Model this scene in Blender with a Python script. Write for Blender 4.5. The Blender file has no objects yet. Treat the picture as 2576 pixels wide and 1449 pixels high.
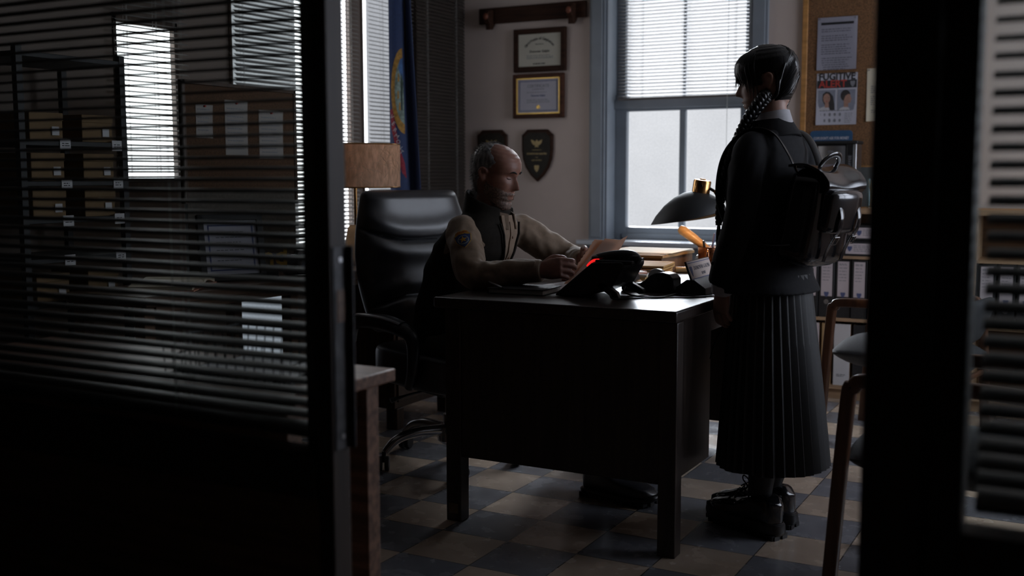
import bpy, bmesh, math, random
import numpy as np
from mathutils import Vector, Matrix, Euler, noise

sc = bpy.context.scene
COL = sc.collection
PI = math.pi

# ------------------------------------------------------------------ camera
cam_d = bpy.data.cameras.new('camera')
cam = bpy.data.objects.new('camera', cam_d); COL.objects.link(cam)
cam_d.sensor_width = 36.0
cam_d.lens = 2740.0 / 2576.0 * 36.0
cam_d.clip_start = 0.05
cam.matrix_world = (Matrix.Translation((0, 0, 1.18)) @ Matrix.Rotation(math.radians(28.4), 4, 'Z')
                    @ Matrix.Rotation(math.radians(90 - 5.94), 4, 'X') @ Matrix.Rotation(math.radians(-0.08), 4, 'Z'))
cam_d.dof.use_dof = True
cam_d.dof.focus_distance = 3.85
cam_d.dof.aperture_fstop = 2.2
sc.camera = cam

# ------------------------------------------------------------------ world, light levels, exposure
w = bpy.data.worlds.new('overcast'); sc.world = w; w.use_nodes = True
w.node_tree.nodes['Background'].inputs[0].default_value = (0.55, 0.65, 0.85, 1)
w.node_tree.nodes['Background'].inputs[1].default_value = 0.06
sun_d = bpy.data.lights.new('daylight', 'SUN'); sun_d.energy = 26.0; sun_d.angle = math.radians(55); sun_d.color = (0.86, 0.92, 1.0)
sun = bpy.data.objects.new('daylight', sun_d); COL.objects.link(sun); sun.location = (-4, 10, 4)
sun.rotation_euler = Vector((0.50, -0.85, -0.72)).to_track_quat('-Z', 'Y').to_euler()
sc.view_settings.view_transform = 'Standard'
sc.view_settings.look = 'None'
sc.view_settings.exposure = 0.0
sc.view_settings.gamma = 1.0
sc.view_settings.use_curve_mapping = False
BACK_WINDOW = 0.39      # radiance of the frosted panes in the back wall
SIDE_WINDOW = 4.0       # radiance of the brighter panes in the side wall
RIGHT_WINDOW = 5.5     # radiance of the large window in the right-hand wall, out of the picture
LAMP_WATT = 1.6         # warm bulb of the desk lamp
YB, XL, XR, YP, ZC = 6.10, -3.68, 1.35, 1.60, 2.75   # back wall, side walls, partition, ceiling

# ------------------------------------------------------------------ materials
def nt(m):
    m.use_nodes = True
    return m.node_tree.nodes, m.node_tree.links
def mat(name, col, rough=0.6, metal=0.0, spec=0.5, noise_scale=0, noise_amt=0.0, bump=0.0, bump_scale=200,
        sheen=0.0, coat=0.0, trans=0.0, stretch=None, sss=0.0, col2=None, coat_rough=0.1):
    m = bpy.data.materials.new(name)
    n, l = nt(m); b = n['Principled BSDF']
    b.inputs['Base Color'].default_value = (*col, 1)
    b.inputs['Roughness'].default_value = rough
    b.inputs['Metallic'].default_value = metal
    b.inputs['Specular IOR Level'].default_value = spec
    if sheen: b.inputs['Sheen Weight'].default_value = sheen
    if coat: b.inputs['Coat Weight'].default_value = coat; b.inputs['Coat Roughness'].default_value = coat_rough
    if trans: b.inputs['Transmission Weight'].default_value = trans
    if sss: b.inputs['Subsurface Weight'].default_value = sss; b.inputs['Subsurface Scale'].default_value = 0.01
    tc = n.new('ShaderNodeTexCoord'); mp = n.new('ShaderNodeMapping'); l.new(tc.outputs['Object'], mp.inputs[0])
    if stretch: mp.inputs['Scale'].default_value = stretch
    if noise_scale:
        t = n.new('ShaderNodeTexNoise'); t.inputs['Scale'].default_value = noise_scale; t.inputs['Detail'].default_value = 5
        l.new(mp.outputs[0], t.inputs['Vector'])
        mx = n.new('ShaderNodeMix'); mx.data_type = 'RGBA'
        c2 = col2 or tuple(c * (1 - noise_amt) for c in col)
        mx.inputs['A'].default_value = (*c2, 1); mx.inputs['B'].default_value = (*[min(1, c * (1 + noise_amt * 0.5)) for c in col], 1)
        rp = n.new('ShaderNodeMapRange'); rp.inputs['From Min'].default_value = 0.35; rp.inputs['From Max'].default_value = 0.65
        l.new(t.outputs['Fac'], rp.inputs['Value']); l.new(rp.outputs[0], mx.inputs['Factor'])
        l.new(mx.outputs['Result'], b.inputs['Base Color'])
    if bump:
        t2 = n.new('ShaderNodeTexNoise'); t2.inputs['Scale'].default_value = bump_scale; t2.inputs['Detail'].default_value = 3
        l.new(mp.outputs[0], t2.inputs['Vector'])
        bp = n.new('ShaderNodeBump'); bp.inputs['Strength'].default_value = bump; bp.inputs['Distance'].default_value = 0.002
        l.new(t2.outputs['Fac'], bp.inputs['Height']); l.new(bp.outputs[0], b.inputs['Normal'])
    return m
def wood(name, col, dark=0.5, rough=0.4, axis='x', scale=6, coat=0.0, spec=0.5):
    st = {'x': (0.6, 8, 8), 'y': (8, 0.6, 8), 'z': (8, 8, 0.6)}[axis]
    return mat(name, col, rough, noise_scale=scale, noise_amt=dark, stretch=st, bump=0.08, bump_scale=scale * 6, coat=coat, spec=spec)
def emit(name, col, s, tex=False, through=0.0):
    m = bpy.data.materials.new(name); n, l = nt(m)
    n.remove(n['Principled BSDF']); e = n.new('ShaderNodeEmission')
    e.inputs[0].default_value = (*col, 1); e.inputs[1].default_value = s
    out = n['Material Output']; l.new(e.outputs[0], out.inputs[0])
    if tex:   # pebbled frosted glass with the open sky behind it
        tc = n.new('ShaderNodeTexCoord'); v = n.new('ShaderNodeTexVoronoi'); v.inputs['Scale'].default_value = 85
        l.new(tc.outputs['Object'], v.inputs['Vector'])
        g = n.new('ShaderNodeTexNoise'); g.inputs['Scale'].default_value = 2.2; l.new(tc.outputs['Object'], g.inputs['Vector'])
        r1 = n.new('ShaderNodeMapRange'); r1.inputs['From Max'].default_value = 0.6; r1.inputs['To Min'].default_value = 1.05; r1.inputs['To Max'].default_value = 0.90
        l.new(v.outputs['Distance'], r1.inputs['Value'])
        r2 = n.new('ShaderNodeMapRange'); r2.inputs['From Min'].default_value = 0.3; r2.inputs['From Max'].default_value = 0.7; r2.inputs['To Min'].default_value = 0.9; r2.inputs['To Max'].default_value = 1.06
        l.new(g.outputs['Fac'], r2.inputs['Value'])
        m1 = n.new('ShaderNodeMath'); m1.operation = 'MULTIPLY'; l.new(r1.outputs[0], m1.inputs[0]); l.new(r2.outputs[0], m1.inputs[1])
        m2 = n.new('ShaderNodeMath'); m2.operation = 'MULTIPLY'; m2.inputs[1].default_value = s; l.new(m1.outputs[0], m2.inputs[0])
        l.new(m2.outputs[0], e.inputs[1])
    if through:   # frosted glass also lets the low daylight straight through
        t = n.new('ShaderNodeBsdfTransparent'); t.inputs[0].default_value = (through, through, through, 1)
        a = n.new('ShaderNodeAddShader'); l.new(e.outputs[0], a.inputs[0]); l.new(t.outputs[0], a.inputs[1]); l.new(a.outputs[0], out.inputs[0])
    return m
def thin_glass(name, tint=(0.9, 0.93, 0.92), rough=0.02, amt=None):
    m = bpy.data.materials.new(name); n, l = nt(m); n.remove(n['Principled BSDF'])
    tr = n.new('ShaderNodeBsdfTransparent'); tr.inputs[0].default_value = (*tint, 1)
    gl = n.new('ShaderNodeBsdfGlossy'); gl.inputs['Roughness'].default_value = rough
    lw = n.new('ShaderNodeLayerWeight'); lw.inputs['Blend'].default_value = 0.5
    pw = n.new('ShaderNodeMath'); pw.operation = 'POWER'; pw.inputs[1].default_value = 4.5; l.new(lw.outputs['Facing'], pw.inputs[0])
    fr = n.new('ShaderNodeMath'); fr.operation = 'MULTIPLY_ADD'; fr.inputs[1].default_value = 0.9; fr.inputs[2].default_value = 0.04; l.new(pw.outputs[0], fr.inputs[0])
    mx = n.new('ShaderNodeMixShader')
    l.new(fr.outputs[0], mx.inputs[0]); l.new(tr.outputs[0], mx.inputs[1]); l.new(gl.outputs[0], mx.inputs[2])
    if amt is not None: l.remove(mx.inputs[0].links[0]); mx.inputs[0].default_value = amt
    l.new(mx.outputs[0], n['Material Output'].inputs[0]); return m

M = {}
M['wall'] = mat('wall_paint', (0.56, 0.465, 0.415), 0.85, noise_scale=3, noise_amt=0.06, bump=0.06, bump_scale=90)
M['wallshade'] = mat('shaded_wall_paint', (0.16, 0.125, 0.105), 0.85, noise_scale=3, noise_amt=0.08)  # wall paint darkened: the gloom of the left wall is put into its colour
M['dimpaper'] = mat('dimmed_paper', (0.30, 0.27, 0.25), 0.8, noise_scale=8, noise_amt=0.08)  # white paper with the dimness of the pinboard painted into it
M['ceil'] = mat('ceiling_paint', (0.55, 0.53, 0.5), 0.9, noise_scale=4, noise_amt=0.05)
M['hall'] = mat('hall_paint', (0.16, 0.13, 0.11), 0.9, noise_scale=3, noise_amt=0.08)
M['sillpaint'] = mat('glossy_lit_sill_paint', (0.55, 0.58, 0.62), 0.16, noise_scale=7, noise_amt=0.05)  # colour lightened to carry the daylight lying on the sill
M['bluepaint'] = mat('blue_grey_paint', (0.235, 0.262, 0.295), 0.42, noise_scale=7, noise_amt=0.08, bump=0.05, bump_scale=60)
M['pane'] = emit('frosted_pane', (0.96, 0.98, 1.02), BACK_WINDOW, True, 0.95)
M['pane_side'] = emit('side_pane', (0.97, 0.98, 1.02), SIDE_WINDOW, True)
M['pane_right'] = emit('right_pane', (0.84, 0.91, 1.06), RIGHT_WINDOW, True)
M['pane_sidelow'] = emit('hazy_side_pane', (0.90, 0.94, 1.02), 0.5, True)
M['pane_low'] = emit('lower_side_pane', (0.80, 0.86, 1.0), 0.42, True)
M['glass'] = thin_glass('partition_glass')
M['clear'] = thin_glass('clear_glass', (0.86, 0.93, 0.93))
M['darkwood'] = wood('dark_brown_wood', (0.055, 0.030, 0.018), 0.5, 0.33, 'z')
M['postwood'] = wood('door_post_wood', (0.030, 0.016, 0.010), 0.5, 0.55, 'z')
M['panelwood'] = wood('partition_panel_wood', (0.14, 0.075, 0.04), 0.45, 0.5, 'x')
M['deskwood'] = wood('desk_stained_wood', (0.030, 0.021, 0.017), 0.5, 0.36, 'z')
M['desktop'] = wood('desk_top_stained_wood', (0.032, 0.022, 0.018), 0.5, 0.34, 'y')
M['paleshelf'] = wood('pale_beech', (0.42, 0.27, 0.16), 0.25, 0.5, 'x')
M['orangewood'] = wood('orange_beech', (0.50, 0.24, 0.075), 0.25, 0.45, 'x')
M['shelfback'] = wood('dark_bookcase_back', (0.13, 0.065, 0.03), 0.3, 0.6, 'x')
M['brownwood'] = wood('brown_wood', (0.17, 0.085, 0.045), 0.45, 0.45, 'y')
M['chairwood'] = wood('red_brown_bentwood', (0.115, 0.050, 0.026), 0.35, 0.32, 'z', coat=0.2)
M['slat'] = mat('grey_aluminium_slat', (0.20, 0.19, 0.18), 0.45, noise_scale=5, noise_amt=0.05)
M['slatdark'] = mat('dark_slat', (0.045, 0.036, 0.03), 0.45, noise_scale=5, noise_amt=0.08)
M['slatlight'] = mat('pale_grey_slat', (0.45, 0.43, 0.42), 0.5, noise_scale=5, noise_amt=0.05)
M['cord'] = mat('blind_cord', (0.5, 0.5, 0.48), 0.8, noise_scale=50, noise_amt=0.1)
M['black'] = mat('black_plastic', (0.012, 0.012, 0.013), 0.38, noise_scale=40, noise_amt=0.1, bump=0.03, bump_scale=400)
M['blackmatte'] = mat('matte_black', (0.010, 0.010, 0.011), 0.6, noise_scale=30, noise_amt=0.15)
M['leather'] = mat('black_leather', (0.016, 0.016, 0.020), 0.38, spec=0.9, noise_scale=14, noise_amt=0.2, bump=0.12, bump_scale=260)
M['patent'] = mat('shiny_black_leather', (0.010, 0.010, 0.012), 0.16, noise_scale=9, noise_amt=0.2, bump=0.06, bump_scale=60, coat=0.5)
M['chrome'] = mat('chrome', (0.42, 0.40, 0.39), 0.2, metal=1.0, noise_scale=20, noise_amt=0.05)
M['steel'] = mat('brushed_steel', (0.42, 0.42, 0.43), 0.34, metal=1.0, noise_scale=30, noise_amt=0.12, stretch=(20, 20, 0.6))
M['brass'] = mat('polished_brass', (0.62, 0.34, 0.13), 0.2, metal=1.0, noise_scale=10, noise_amt=0.15)
M['copper'] = mat('hammered_copper', (0.42, 0.18, 0.09), 0.22, metal=1.0, noise_scale=20, noise_amt=0.25, bump=0.5, bump_scale=70)
M['gold'] = mat('gold_finish', (0.62, 0.40, 0.10), 0.35, metal=0.6, noise_scale=20, noise_amt=0.15)
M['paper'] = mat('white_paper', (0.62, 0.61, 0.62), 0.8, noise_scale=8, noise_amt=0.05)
M['paperblue'] = mat('pale_lilac_paper', (0.47, 0.46, 0.52), 0.8, noise_scale=8, noise_amt=0.05)
M['cream'] = mat('cream_paper', (0.62, 0.55, 0.42), 0.8, noise_scale=8, noise_amt=0.06)
M['greycream'] = mat('aged_certificate_paper', (0.52, 0.50, 0.42), 0.8, noise_scale=8, noise_amt=0.06)
M['ink'] = mat('black_ink', (0.02, 0.02, 0.022), 0.7, noise_scale=30, noise_amt=0.1)
M['greyink'] = mat('grey_ink', (0.20, 0.20, 0.22), 0.7, noise_scale=30, noise_amt=0.1)
M['redink'] = mat('red_ink', (0.42, 0.045, 0.035), 0.7, noise_scale=30, noise_amt=0.1)
M['blueink'] = mat('blue_ink', (0.09, 0.11, 0.23), 0.7, noise_scale=30, noise_amt=0.1)
M['dimcard'] = mat('dimmed_brown_cardboard', (0.20, 0.125, 0.06), 0.85, noise_scale=12, noise_amt=0.15)  # cardboard darkened, shade around the shelving put into the colour
M['card'] = mat('brown_cardboard', (0.42, 0.27, 0.13), 0.8, noise_scale=12, noise_amt=0.15)
M['manila'] = mat('manila_envelope', (0.60, 0.36, 0.13), 0.75, noise_scale=12, noise_amt=0.12)
M['pinkfolder'] = mat('salmon_folder', (0.62, 0.30, 0.21), 0.75, noise_scale=12, noise_amt=0.1)
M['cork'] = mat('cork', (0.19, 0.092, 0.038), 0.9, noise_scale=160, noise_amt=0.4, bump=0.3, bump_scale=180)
M['dimcork'] = mat('dimmed_cork', (0.085, 0.04, 0.018), 0.9, noise_scale=160, noise_amt=0.4)  # cork darkened in colour for the dim left end of the room
M['fabricgrey'] = mat('charcoal_upholstery', (0.030, 0.030, 0.033), 0.8, noise_scale=250, noise_amt=0.25, bump=0.2, bump_scale=500)
M['binder'] = mat('black_binder_card', (0.018, 0.018, 0.020), 0.55, noise_scale=90, noise_amt=0.3)
M['red_glow'] = emit('red_message_lamp', (1.0, 0.02, 0.02), 0.85)

# ------------------------------------------------------------------ mesh building
class MB:
    def __init__(s): s.v = []; s.f = []; s.u = []
    def add(s, vs, fs):
        k = len(s.v); s.v += [tuple(map(float, p)) for p in vs]; s.f += [tuple(i + k for i in f) for f in fs]; return s
    def box(s, x0, x1, y0, y1, z0, z1):
        return s.add([(x, y, z) for z in (z0, z1) for y in (y0, y1) for x in (x0, x1)],
                     [(0, 2, 3, 1), (4, 5, 7, 6), (0, 1, 5, 4), (2, 6, 7, 3), (0, 4, 6, 2), (1, 3, 7, 5)])
    def obox(s, c, size, R=None):
        t = MB().box(-size[0] / 2, size[0] / 2, -size[1] / 2, size[1] / 2, -size[2] / 2, size[2] / 2)
        R = R or Matrix.Identity(3); c = Vector(c)
        return s.add([c + R @ Vector(p) for p in t.v], t.f)
    def xf(s, m):
        s.v = [tuple(m @ Vector(p)) for p in s.v]; return s
    def join(s, o): return s.add(o.v, o.f)
    def loft(s, rings, cap0=True, cap1=True, closed=True):
        n = len(rings[0]); vs = [p for r in rings for p in r]; fs = []
        for i in range(len(rings) - 1):
            for j in range(n if closed else n - 1):
                a, b = i * n + j, i * n + (j + 1) % n
                fs.append((a, b, b + n, a + n))
        if cap0: fs.append(tuple(range(n - 1, -1, -1)))
        if cap1: fs.append(tuple(range((len(rings) - 1) * n, len(rings) * n)))
        return s.add(vs, fs)
    def tube(s, pts, r, n=10, cap=True, sub=0, flat=1.0, up=None):
        P, Rr = smooth_path(pts, r, sub)
        rings = []; N = None
        for i, p in enumerate(P):
            t = (P[min(i + 1, len(P) - 1)] - P[max(i - 1, 0)]).normalized()
            if N is None:
                a = Vector(up) if up else (Vector((0, 0, 1)) if abs(t.z) < 0.9 else Vector((1, 0, 0)))
                N = (a - t * a.dot(t)).normalized()
            else: N = (N - t * N.dot(t)).normalized()
            B = t.cross(N)
            rings.append([p + N * (math.cos(2 * PI * k / n) * Rr[i] * flat) + B * (math.sin(2 * PI * k / n) * Rr[i]) for k in range(n)])
        return s.loft(rings, cap, cap)
    def cyl(s, p0, p1, r0, r1=None, n=20): return s.tube([p0, p1], [r0, r1 if r1 is not None else r0], n)
    def lathe(s, prof, n=32, o=(0, 0, 0), R=None):
        o = Vector(o); R = R or Matrix.Identity(3)
        rings = [[o + R @ Vector((max(r, 1e-5) * math.cos(2 * PI * k / n), max(r, 1e-5) * math.sin(2 * PI * k / n), z)) for k in range(n)] for r, z in prof]
        return s.loft(rings, True, True)
    def ell(s, c, r, n=16, m=10, R=None):
        prof = [(math.sin(PI * i / m), -math.cos(PI * i / m)) for i in range(m + 1)]
        R = R or Matrix.Identity(3); c = Vector(c)
        t = MB().lathe(prof, n)
        return s.add([c + R @ Vector((p[0] * r[0], p[1] * r[1], p[2] * r[2])) for p in t.v], t.f)
    def prism(s, poly, o, U, V, D):
        o, U, V, D = map(Vector, (o, U, V, D)); n = len(poly)
        a = [o + U * p[0] + V * p[1] for p in poly]; b = [p + D for p in a]
        return s.add(a + b, [tuple(range(n - 1, -1, -1)), tuple(range(n, 2 * n))] + [(i, (i + 1) % n, n + (i + 1) % n, n + i) for i in range(n)])
    def slab(s, fn, nu, nv, th):
        """solid sheet: fn(u,v) -> point, thickness th along its normal"""
        P = [[Vector(fn(i / nu, j / nv)) for j in range(nv + 1)] for i in range(nu + 1)]
        top, bot = [], []
        for i in range(nu + 1):
            for j in range(nv + 1):
                du = P[min(i + 1, nu)][j] - P[max(i - 1, 0)][j]; dv = P[i][min(j + 1, nv)] - P[i][max(j - 1, 0)]
                N = du.cross(dv); N = N.normalized() if N.length > 1e-12 else Vector((0, 0, 1))
                top.append(P[i][j] + N * th / 2); bot.append(P[i][j] - N * th / 2)
        w_ = nv + 1; K = len(top); fs = []
        for i in range(nu):
            for j in range(nv):
                a = i * w_ + j; q = (a, a + w_, a + w_ + 1, a + 1)
                fs.append(q); fs.append(tuple(K + x for x in reversed(q)))
        rim = [i * w_ for i in range(nu + 1)] + [nu * w_ + j for j in range(1, nv + 1)] + [i * w_ + nv for i in range(nu - 1, -1, -1)] + [j for j in range(nv - 1, 0, -1)]
        for k in range(len(rim)):
            a, b = rim[k], rim[(k + 1) % len(rim)]; fs.append((b, a, K + a, K + b))
        return s.add(top + bot, fs)

def smooth_path(pts, r, sub=0):
    P = [Vector(p) for p in pts]; Rr = list(r) if hasattr(r, '__len__') else [r] * len(P)
    if sub <= 0 or len(P) < 3: return P, Rr
    Q, S = [], []
    for i in range(len(P) - 1):
        p0, p1, p2, p3 = P[max(i - 1, 0)], P[i], P[i + 1], P[min(i + 2, len(P) - 1)]
        for k in range(sub):
            t = k / sub
            Q.append(0.5 * ((2 * p1) + (p2 - p0) * t + (2 * p0 - 5 * p1 + 4 * p2 - p3) * t * t + (3 * p1 - p0 - 3 * p2 + p3) * t ** 3))
            S.append(Rr[i] + (Rr[i + 1] - Rr[i]) * (t * t * (3 - 2 * t)))
    return Q + [P[-1]], S + [Rr[-1]]

def obj(name, mb, m, parent=None, bevel=0.0, seg=2, smooth=40, label=None, remesh=0, sm_it=0, subsurf=0):
    me = bpy.data.meshes.new(name)
    me.from_pydata(mb.v, [], mb.f); me.validate(); 
    bm = bmesh.new(); bm.from_mesh(me); bmesh.ops.recalc_face_normals(bm, faces=bm.faces); bm.to_mesh(me); bm.free()
    if smooth:
        for p in me.polygons: p.use_smooth = True
        if not remesh and not subsurf: me.set_sharp_from_angle(angle=math.radians(smooth))
    me.materials.append(m if not isinstance(m, str) else M[m])
    o = bpy.data.objects.new(name, me); COL.objects.link(o)
    if parent: o.parent = parent
    if bevel:
        b = o.modifiers.new('bevel', 'BEVEL'); b.width = bevel; b.segments = seg; b.limit_method = 'ANGLE'; b.angle_limit = math.radians(35)
        b.harden_normals = False
    if remesh:
        r = o.modifiers.new('remesh', 'REMESH'); r.mode = 'VOXEL'; r.voxel_size = remesh; r.use_smooth_shade = True
    if sm_it:
        r = o.modifiers.new('smooth', 'SMOOTH'); r.factor = 0.5; r.iterations = sm_it
    if subsurf:
        r = o.modifiers.new('subsurf', 'SUBSURF'); r.levels = subsurf; r.render_levels = subsurf
    if label: o['label'] = label
    return o
def tag(o, label, cat, group=None):
    o['label'] = label; o['category'] = cat
    if group: o['group'] = group
    return o
def thing(name, label, cat, loc=(0, 0, 0), rz=0.0, group=None, rot=None):
    o = bpy.data.objects.new(name, None); COL.objects.link(o); o.empty_display_size = 0.05
    o.location = loc; o.rotation_euler = rot if rot else (0, 0, rz)
    return tag(o, label, cat, group)
def struct(name, mb, m, parent=None, bevel=0.0, smooth=40):
    o = obj(name, mb, m, parent, bevel, smooth=smooth)
    if not parent: o['kind'] = 'structure'
    return o
def wl(o, mb):
    """world-space mesh -> local space of the (unlinked-update) thing o"""
    m = Matrix.Translation(o.location) @ o.rotation_euler.to_matrix().to_4x4()
    return mb.xf(m.inverted())
def copy_tree(o, parent=None):
    c = o.copy(); COL.objects.link(c)
    if parent: c.parent = parent
    for ch in [x for x in COL.objects if x.parent == o]: copy_tree(ch, c)
    return c
def writing(name, txt, size, m, parent, o, U, V, align='CENTER', depth=0.0004, squash=1.0, bold=0.0):
    """lettering as a mesh: origin o, reading direction U, up V (local to the parent)"""
    cu = bpy.data.curves.new('t', 'FONT'); cu.body = txt; cu.size = size; cu.align_x = align; cu.align_y = 'CENTER'
    cu.extrude = depth; cu.offset = bold; cu.resolution_u = 2
    t = bpy.data.objects.new('t', cu); COL.objects.link(t)
    dg = bpy.context.evaluated_depsgraph_get(); dg.update()
    me = bpy.data.meshes.new_from_object(t.evaluated_get(dg)); bpy.data.objects.remove(t); bpy.data.curves.remove(cu)
    U = Vector(U).normalized(); V = Vector(V).normalized(); N = U.cross(V); o = Vector(o)
    for v in me.vertices: v.co = o + U * (v.co.x * squash) + V * v.co.y + N * (v.co.z + depth)
    me.materials.clear(); me.materials.append(M[m]); me.name = name
    r = bpy.data.objects.new(name, me); COL.objects.link(r); r.parent = parent
    return r
def lines_mb(x0, x1, zs, h, o, U, V, N, seed=0, gap=0.0):
    """rows of tiny print: each line a thin raised bar broken into words"""
    rnd = random.Random(seed); mb = MB(); o, U, V, N = map(Vector, (o, U, V, N))
    for z in zs:
        x = x0; e = x1 - rnd.random() * (x1 - x0) * 0.25
        while x < e:
            w_ = rnd.uniform(0.006, 0.02); b = min(x + w_, e)
            mb.prism([(x, z - h / 2), (b, z - h / 2), (b, z + h / 2), (x, z + h / 2)], o, U, V, N * 0.0006)
            x = b + rnd.uniform(0.0025, 0.005)
    return mb

# ================================================================== SETTING
def floor_material():
    m = bpy.data.materials.new('chequered_stone_tiles'); n, l = nt(m); b = n['Principled BSDF']
    tc = n.new('ShaderNodeTexCoord'); mp = n.new('ShaderNodeMapping'); l.new(tc.outputs['Object'], mp.inputs[0])
    k = 1 / 0.246
    mp.inputs['Scale'].default_value = (k, k, 0); mp.inputs['Location'].default_value = (1.64 * k, -3.0 * k, 0.5)
    ck = n.new('ShaderNodeTexChecker'); ck.inputs['Scale'].default_value = 1.0; l.new(mp.outputs[0], ck.inputs['Vector'])
    ck.inputs['Color1'].default_value = (0.175, 0.176, 0.195, 1); ck.inputs['Color2'].default_value = (0.50, 0.39, 0.30, 1)
    # each tile a little different, cloudy stone within it
    fl = n.new('ShaderNodeVectorMath'); fl.operation = 'FLOOR'; l.new(mp.outputs[0], fl.inputs[0])
    wn = n.new('ShaderNodeTexWhiteNoise'); l.new(fl.outputs[0], wn.inputs['Vector'])
    ns = n.new('ShaderNodeTexNoise'); ns.inputs['Scale'].default_value = 11; ns.inputs['Detail'].default_value = 6; l.new(tc.outputs['Object'], ns.inputs['Vector'])
    r1 = n.new('ShaderNodeMapRange'); r1.inputs['To Min'].default_value = 0.72; r1.inputs['To Max'].default_value = 1.12; l.new(wn.outputs['Value'], r1.inputs['Value'])
    r2 = n.new('ShaderNodeMapRange'); r2.inputs['From Min'].default_value = 0.3; r2.inputs['From Max'].default_value = 0.7; r2.inputs['To Min'].default_value = 0.86; r2.inputs['To Max'].default_value = 1.1; l.new(ns.outputs['Fac'], r2.inputs['Value'])
    mu = n.new('ShaderNodeMath'); mu.operation = 'MULTIPLY'; l.new(r1.outputs[0], mu.inputs[0]); l.new(r2.outputs[0], mu.inputs[1])
    sc_ = n.new('ShaderNodeVectorMath'); sc_.operation = 'SCALE'; l.new(ck.outputs['Color'], sc_.inputs[0]); l.new(mu.outputs[0], sc_.inputs['Scale'])
    # joints
    fr = n.new('ShaderNodeVectorMath'); fr.operation = 'FRACTION'; l.new(mp.outputs[0], fr.inputs[0])
    sx = n.new('ShaderNodeSeparateXYZ'); l.new(fr.outputs[0], sx.inputs[0])
    def edge(sock):
        a = n.new('ShaderNodeMath'); a.operation = 'SUBTRACT'; a.inputs[1].default_value = 0.5; l.new(sock, a.inputs[0])
        c = n.new('ShaderNodeMath'); c.operation = 'ABSOLUTE'; l.new(a.outputs[0], c.inputs[0]); return c
    ex, ey = edge(sx.outputs['X']), edge(sx.outputs['Y'])
    mx = n.new('ShaderNodeMath'); mx.operation = 'MAXIMUM'; l.new(ex.outputs[0], mx.inputs[0]); l.new(ey.outputs[0], mx.inputs[1])
    jt = n.new('ShaderNodeMapRange'); jt.inputs['From Min'].default_value = 0.488; jt.inputs['From Max'].default_value = 0.497; l.new(mx.outputs[0], jt.inputs['Value'])
    mixc = n.new('ShaderNodeMix'); mixc.data_type = 'RGBA'; l.new(jt.outputs[0], mixc.inputs['Factor']); l.new(sc_.outputs[0], mixc.inputs['A']); mixc.inputs['B'].default_value = (0.03, 0.027, 0.025, 1)
    l.new(mixc.outputs['Result'], b.inputs['Base Color'])
    rr = n.new('ShaderNodeMapRange'); rr.inputs['From Min'].default_value = 0.3; rr.inputs['From Max'].default_value = 0.7; rr.inputs['To Min'].default_value = 0.18; rr.inputs['To Max'].default_value = 0.32; l.new(ns.outputs['Fac'], rr.inputs['Value'])
    l.new(rr.outputs[0], b.inputs['Roughness'])
    bp = n.new('ShaderNodeBump'); bp.inputs['Strength'].default_value = 0.18; bp.inputs['Distance'].default_value = 0.004
    hs = n.new('ShaderNodeMath'); hs.operation = 'MULTIPLY_ADD'; hs.inputs[1].default_value = -0.15; l.new(ns.outputs['Fac'], hs.inputs[2]); l.new(jt.outputs[0], hs.inputs[0]); l.new(hs.outputs[0], bp.inputs['Height'])
    l.new(bp.outputs[0], b.inputs['Normal']); return m
M['tiles'] = floor_material()
YH = -3.2
struct('floor', MB().box(XL - .2, XR + .2, YH - .2, YB + .3, -0.1, 0), 'tiles')
struct('ceiling', MB().box(XL - .2, XR + .2, YH - .2, YB + .3, ZC, ZC + .1), 'ceil')
WX0, WX1, WZ0, WZ1 = -2.653, -1.773, 0.785, 2.58
b = MB(); b.box(XL - .2, WX0, YB, YB + .2, 0, ZC); b.box(WX1, XR + .2, YB, YB + .2, 0, ZC)
b.box(WX0, WX1, YB, YB + .2, 0, WZ0 - .03); b.box(WX0, WX1, YB, YB + .2, WZ1, ZC)
struct('wall_back', b, 'wall')
SW = [(3.29, 3.655, 1.15, 1.86), (3.985, 4.950, 0.80, 2.45), (5.035, 5.47, 0.80, 2.45)]      # side windows: Y range, Z range
LOW = (4.00, 4.42, 0.20, 0.66)
b = MB(); ys = [YP] + [y for a in SW for y in a[:2]] + [YB]
for i in range(0, len(ys), 2): b.box(XL - .2, XL, ys[i], ys[i + 1], 0, ZC)
for (y0, y1, z0, z1) in SW:
    b.box(XL - .2, XL, y0, y1, z1, ZC)
    if y0 < LOW[0] < y1:
        b.box(XL - .2, XL, y0, y1, LOW[3], z0); b.box(XL - .2, XL, y0, y1, 0, LOW[2])
        b.box(XL - .2, XL, y0, LOW[0], LOW[2], LOW[3]); b.box(XL - .2, XL, LOW[1], y1, LOW[2], LOW[3])
    else: b.box(XL - .2, XL, y0, y1, 0, z0)
struct('wall_left', b, 'wallshade')
RW = (3.75, 5.70, 0.85, 2.55)
b = MB(); b.box(XR, XR + .2, YP, RW[0], 0, ZC); b.box(XR, XR + .2, RW[1], YB, 0, ZC); b.box(XR, XR + .2, RW[0], RW[1], 0, RW[2]); b.box(XR, XR + .2, RW[0], RW[1], RW[3], ZC)
struct('wall_right', b, 'wall')
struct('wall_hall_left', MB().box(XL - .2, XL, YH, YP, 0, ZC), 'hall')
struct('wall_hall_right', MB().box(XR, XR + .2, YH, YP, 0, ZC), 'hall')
struct('wall_hall_back', MB().box(XL, XR, YH - .2, YH, 0, ZC), 'hall')

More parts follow.
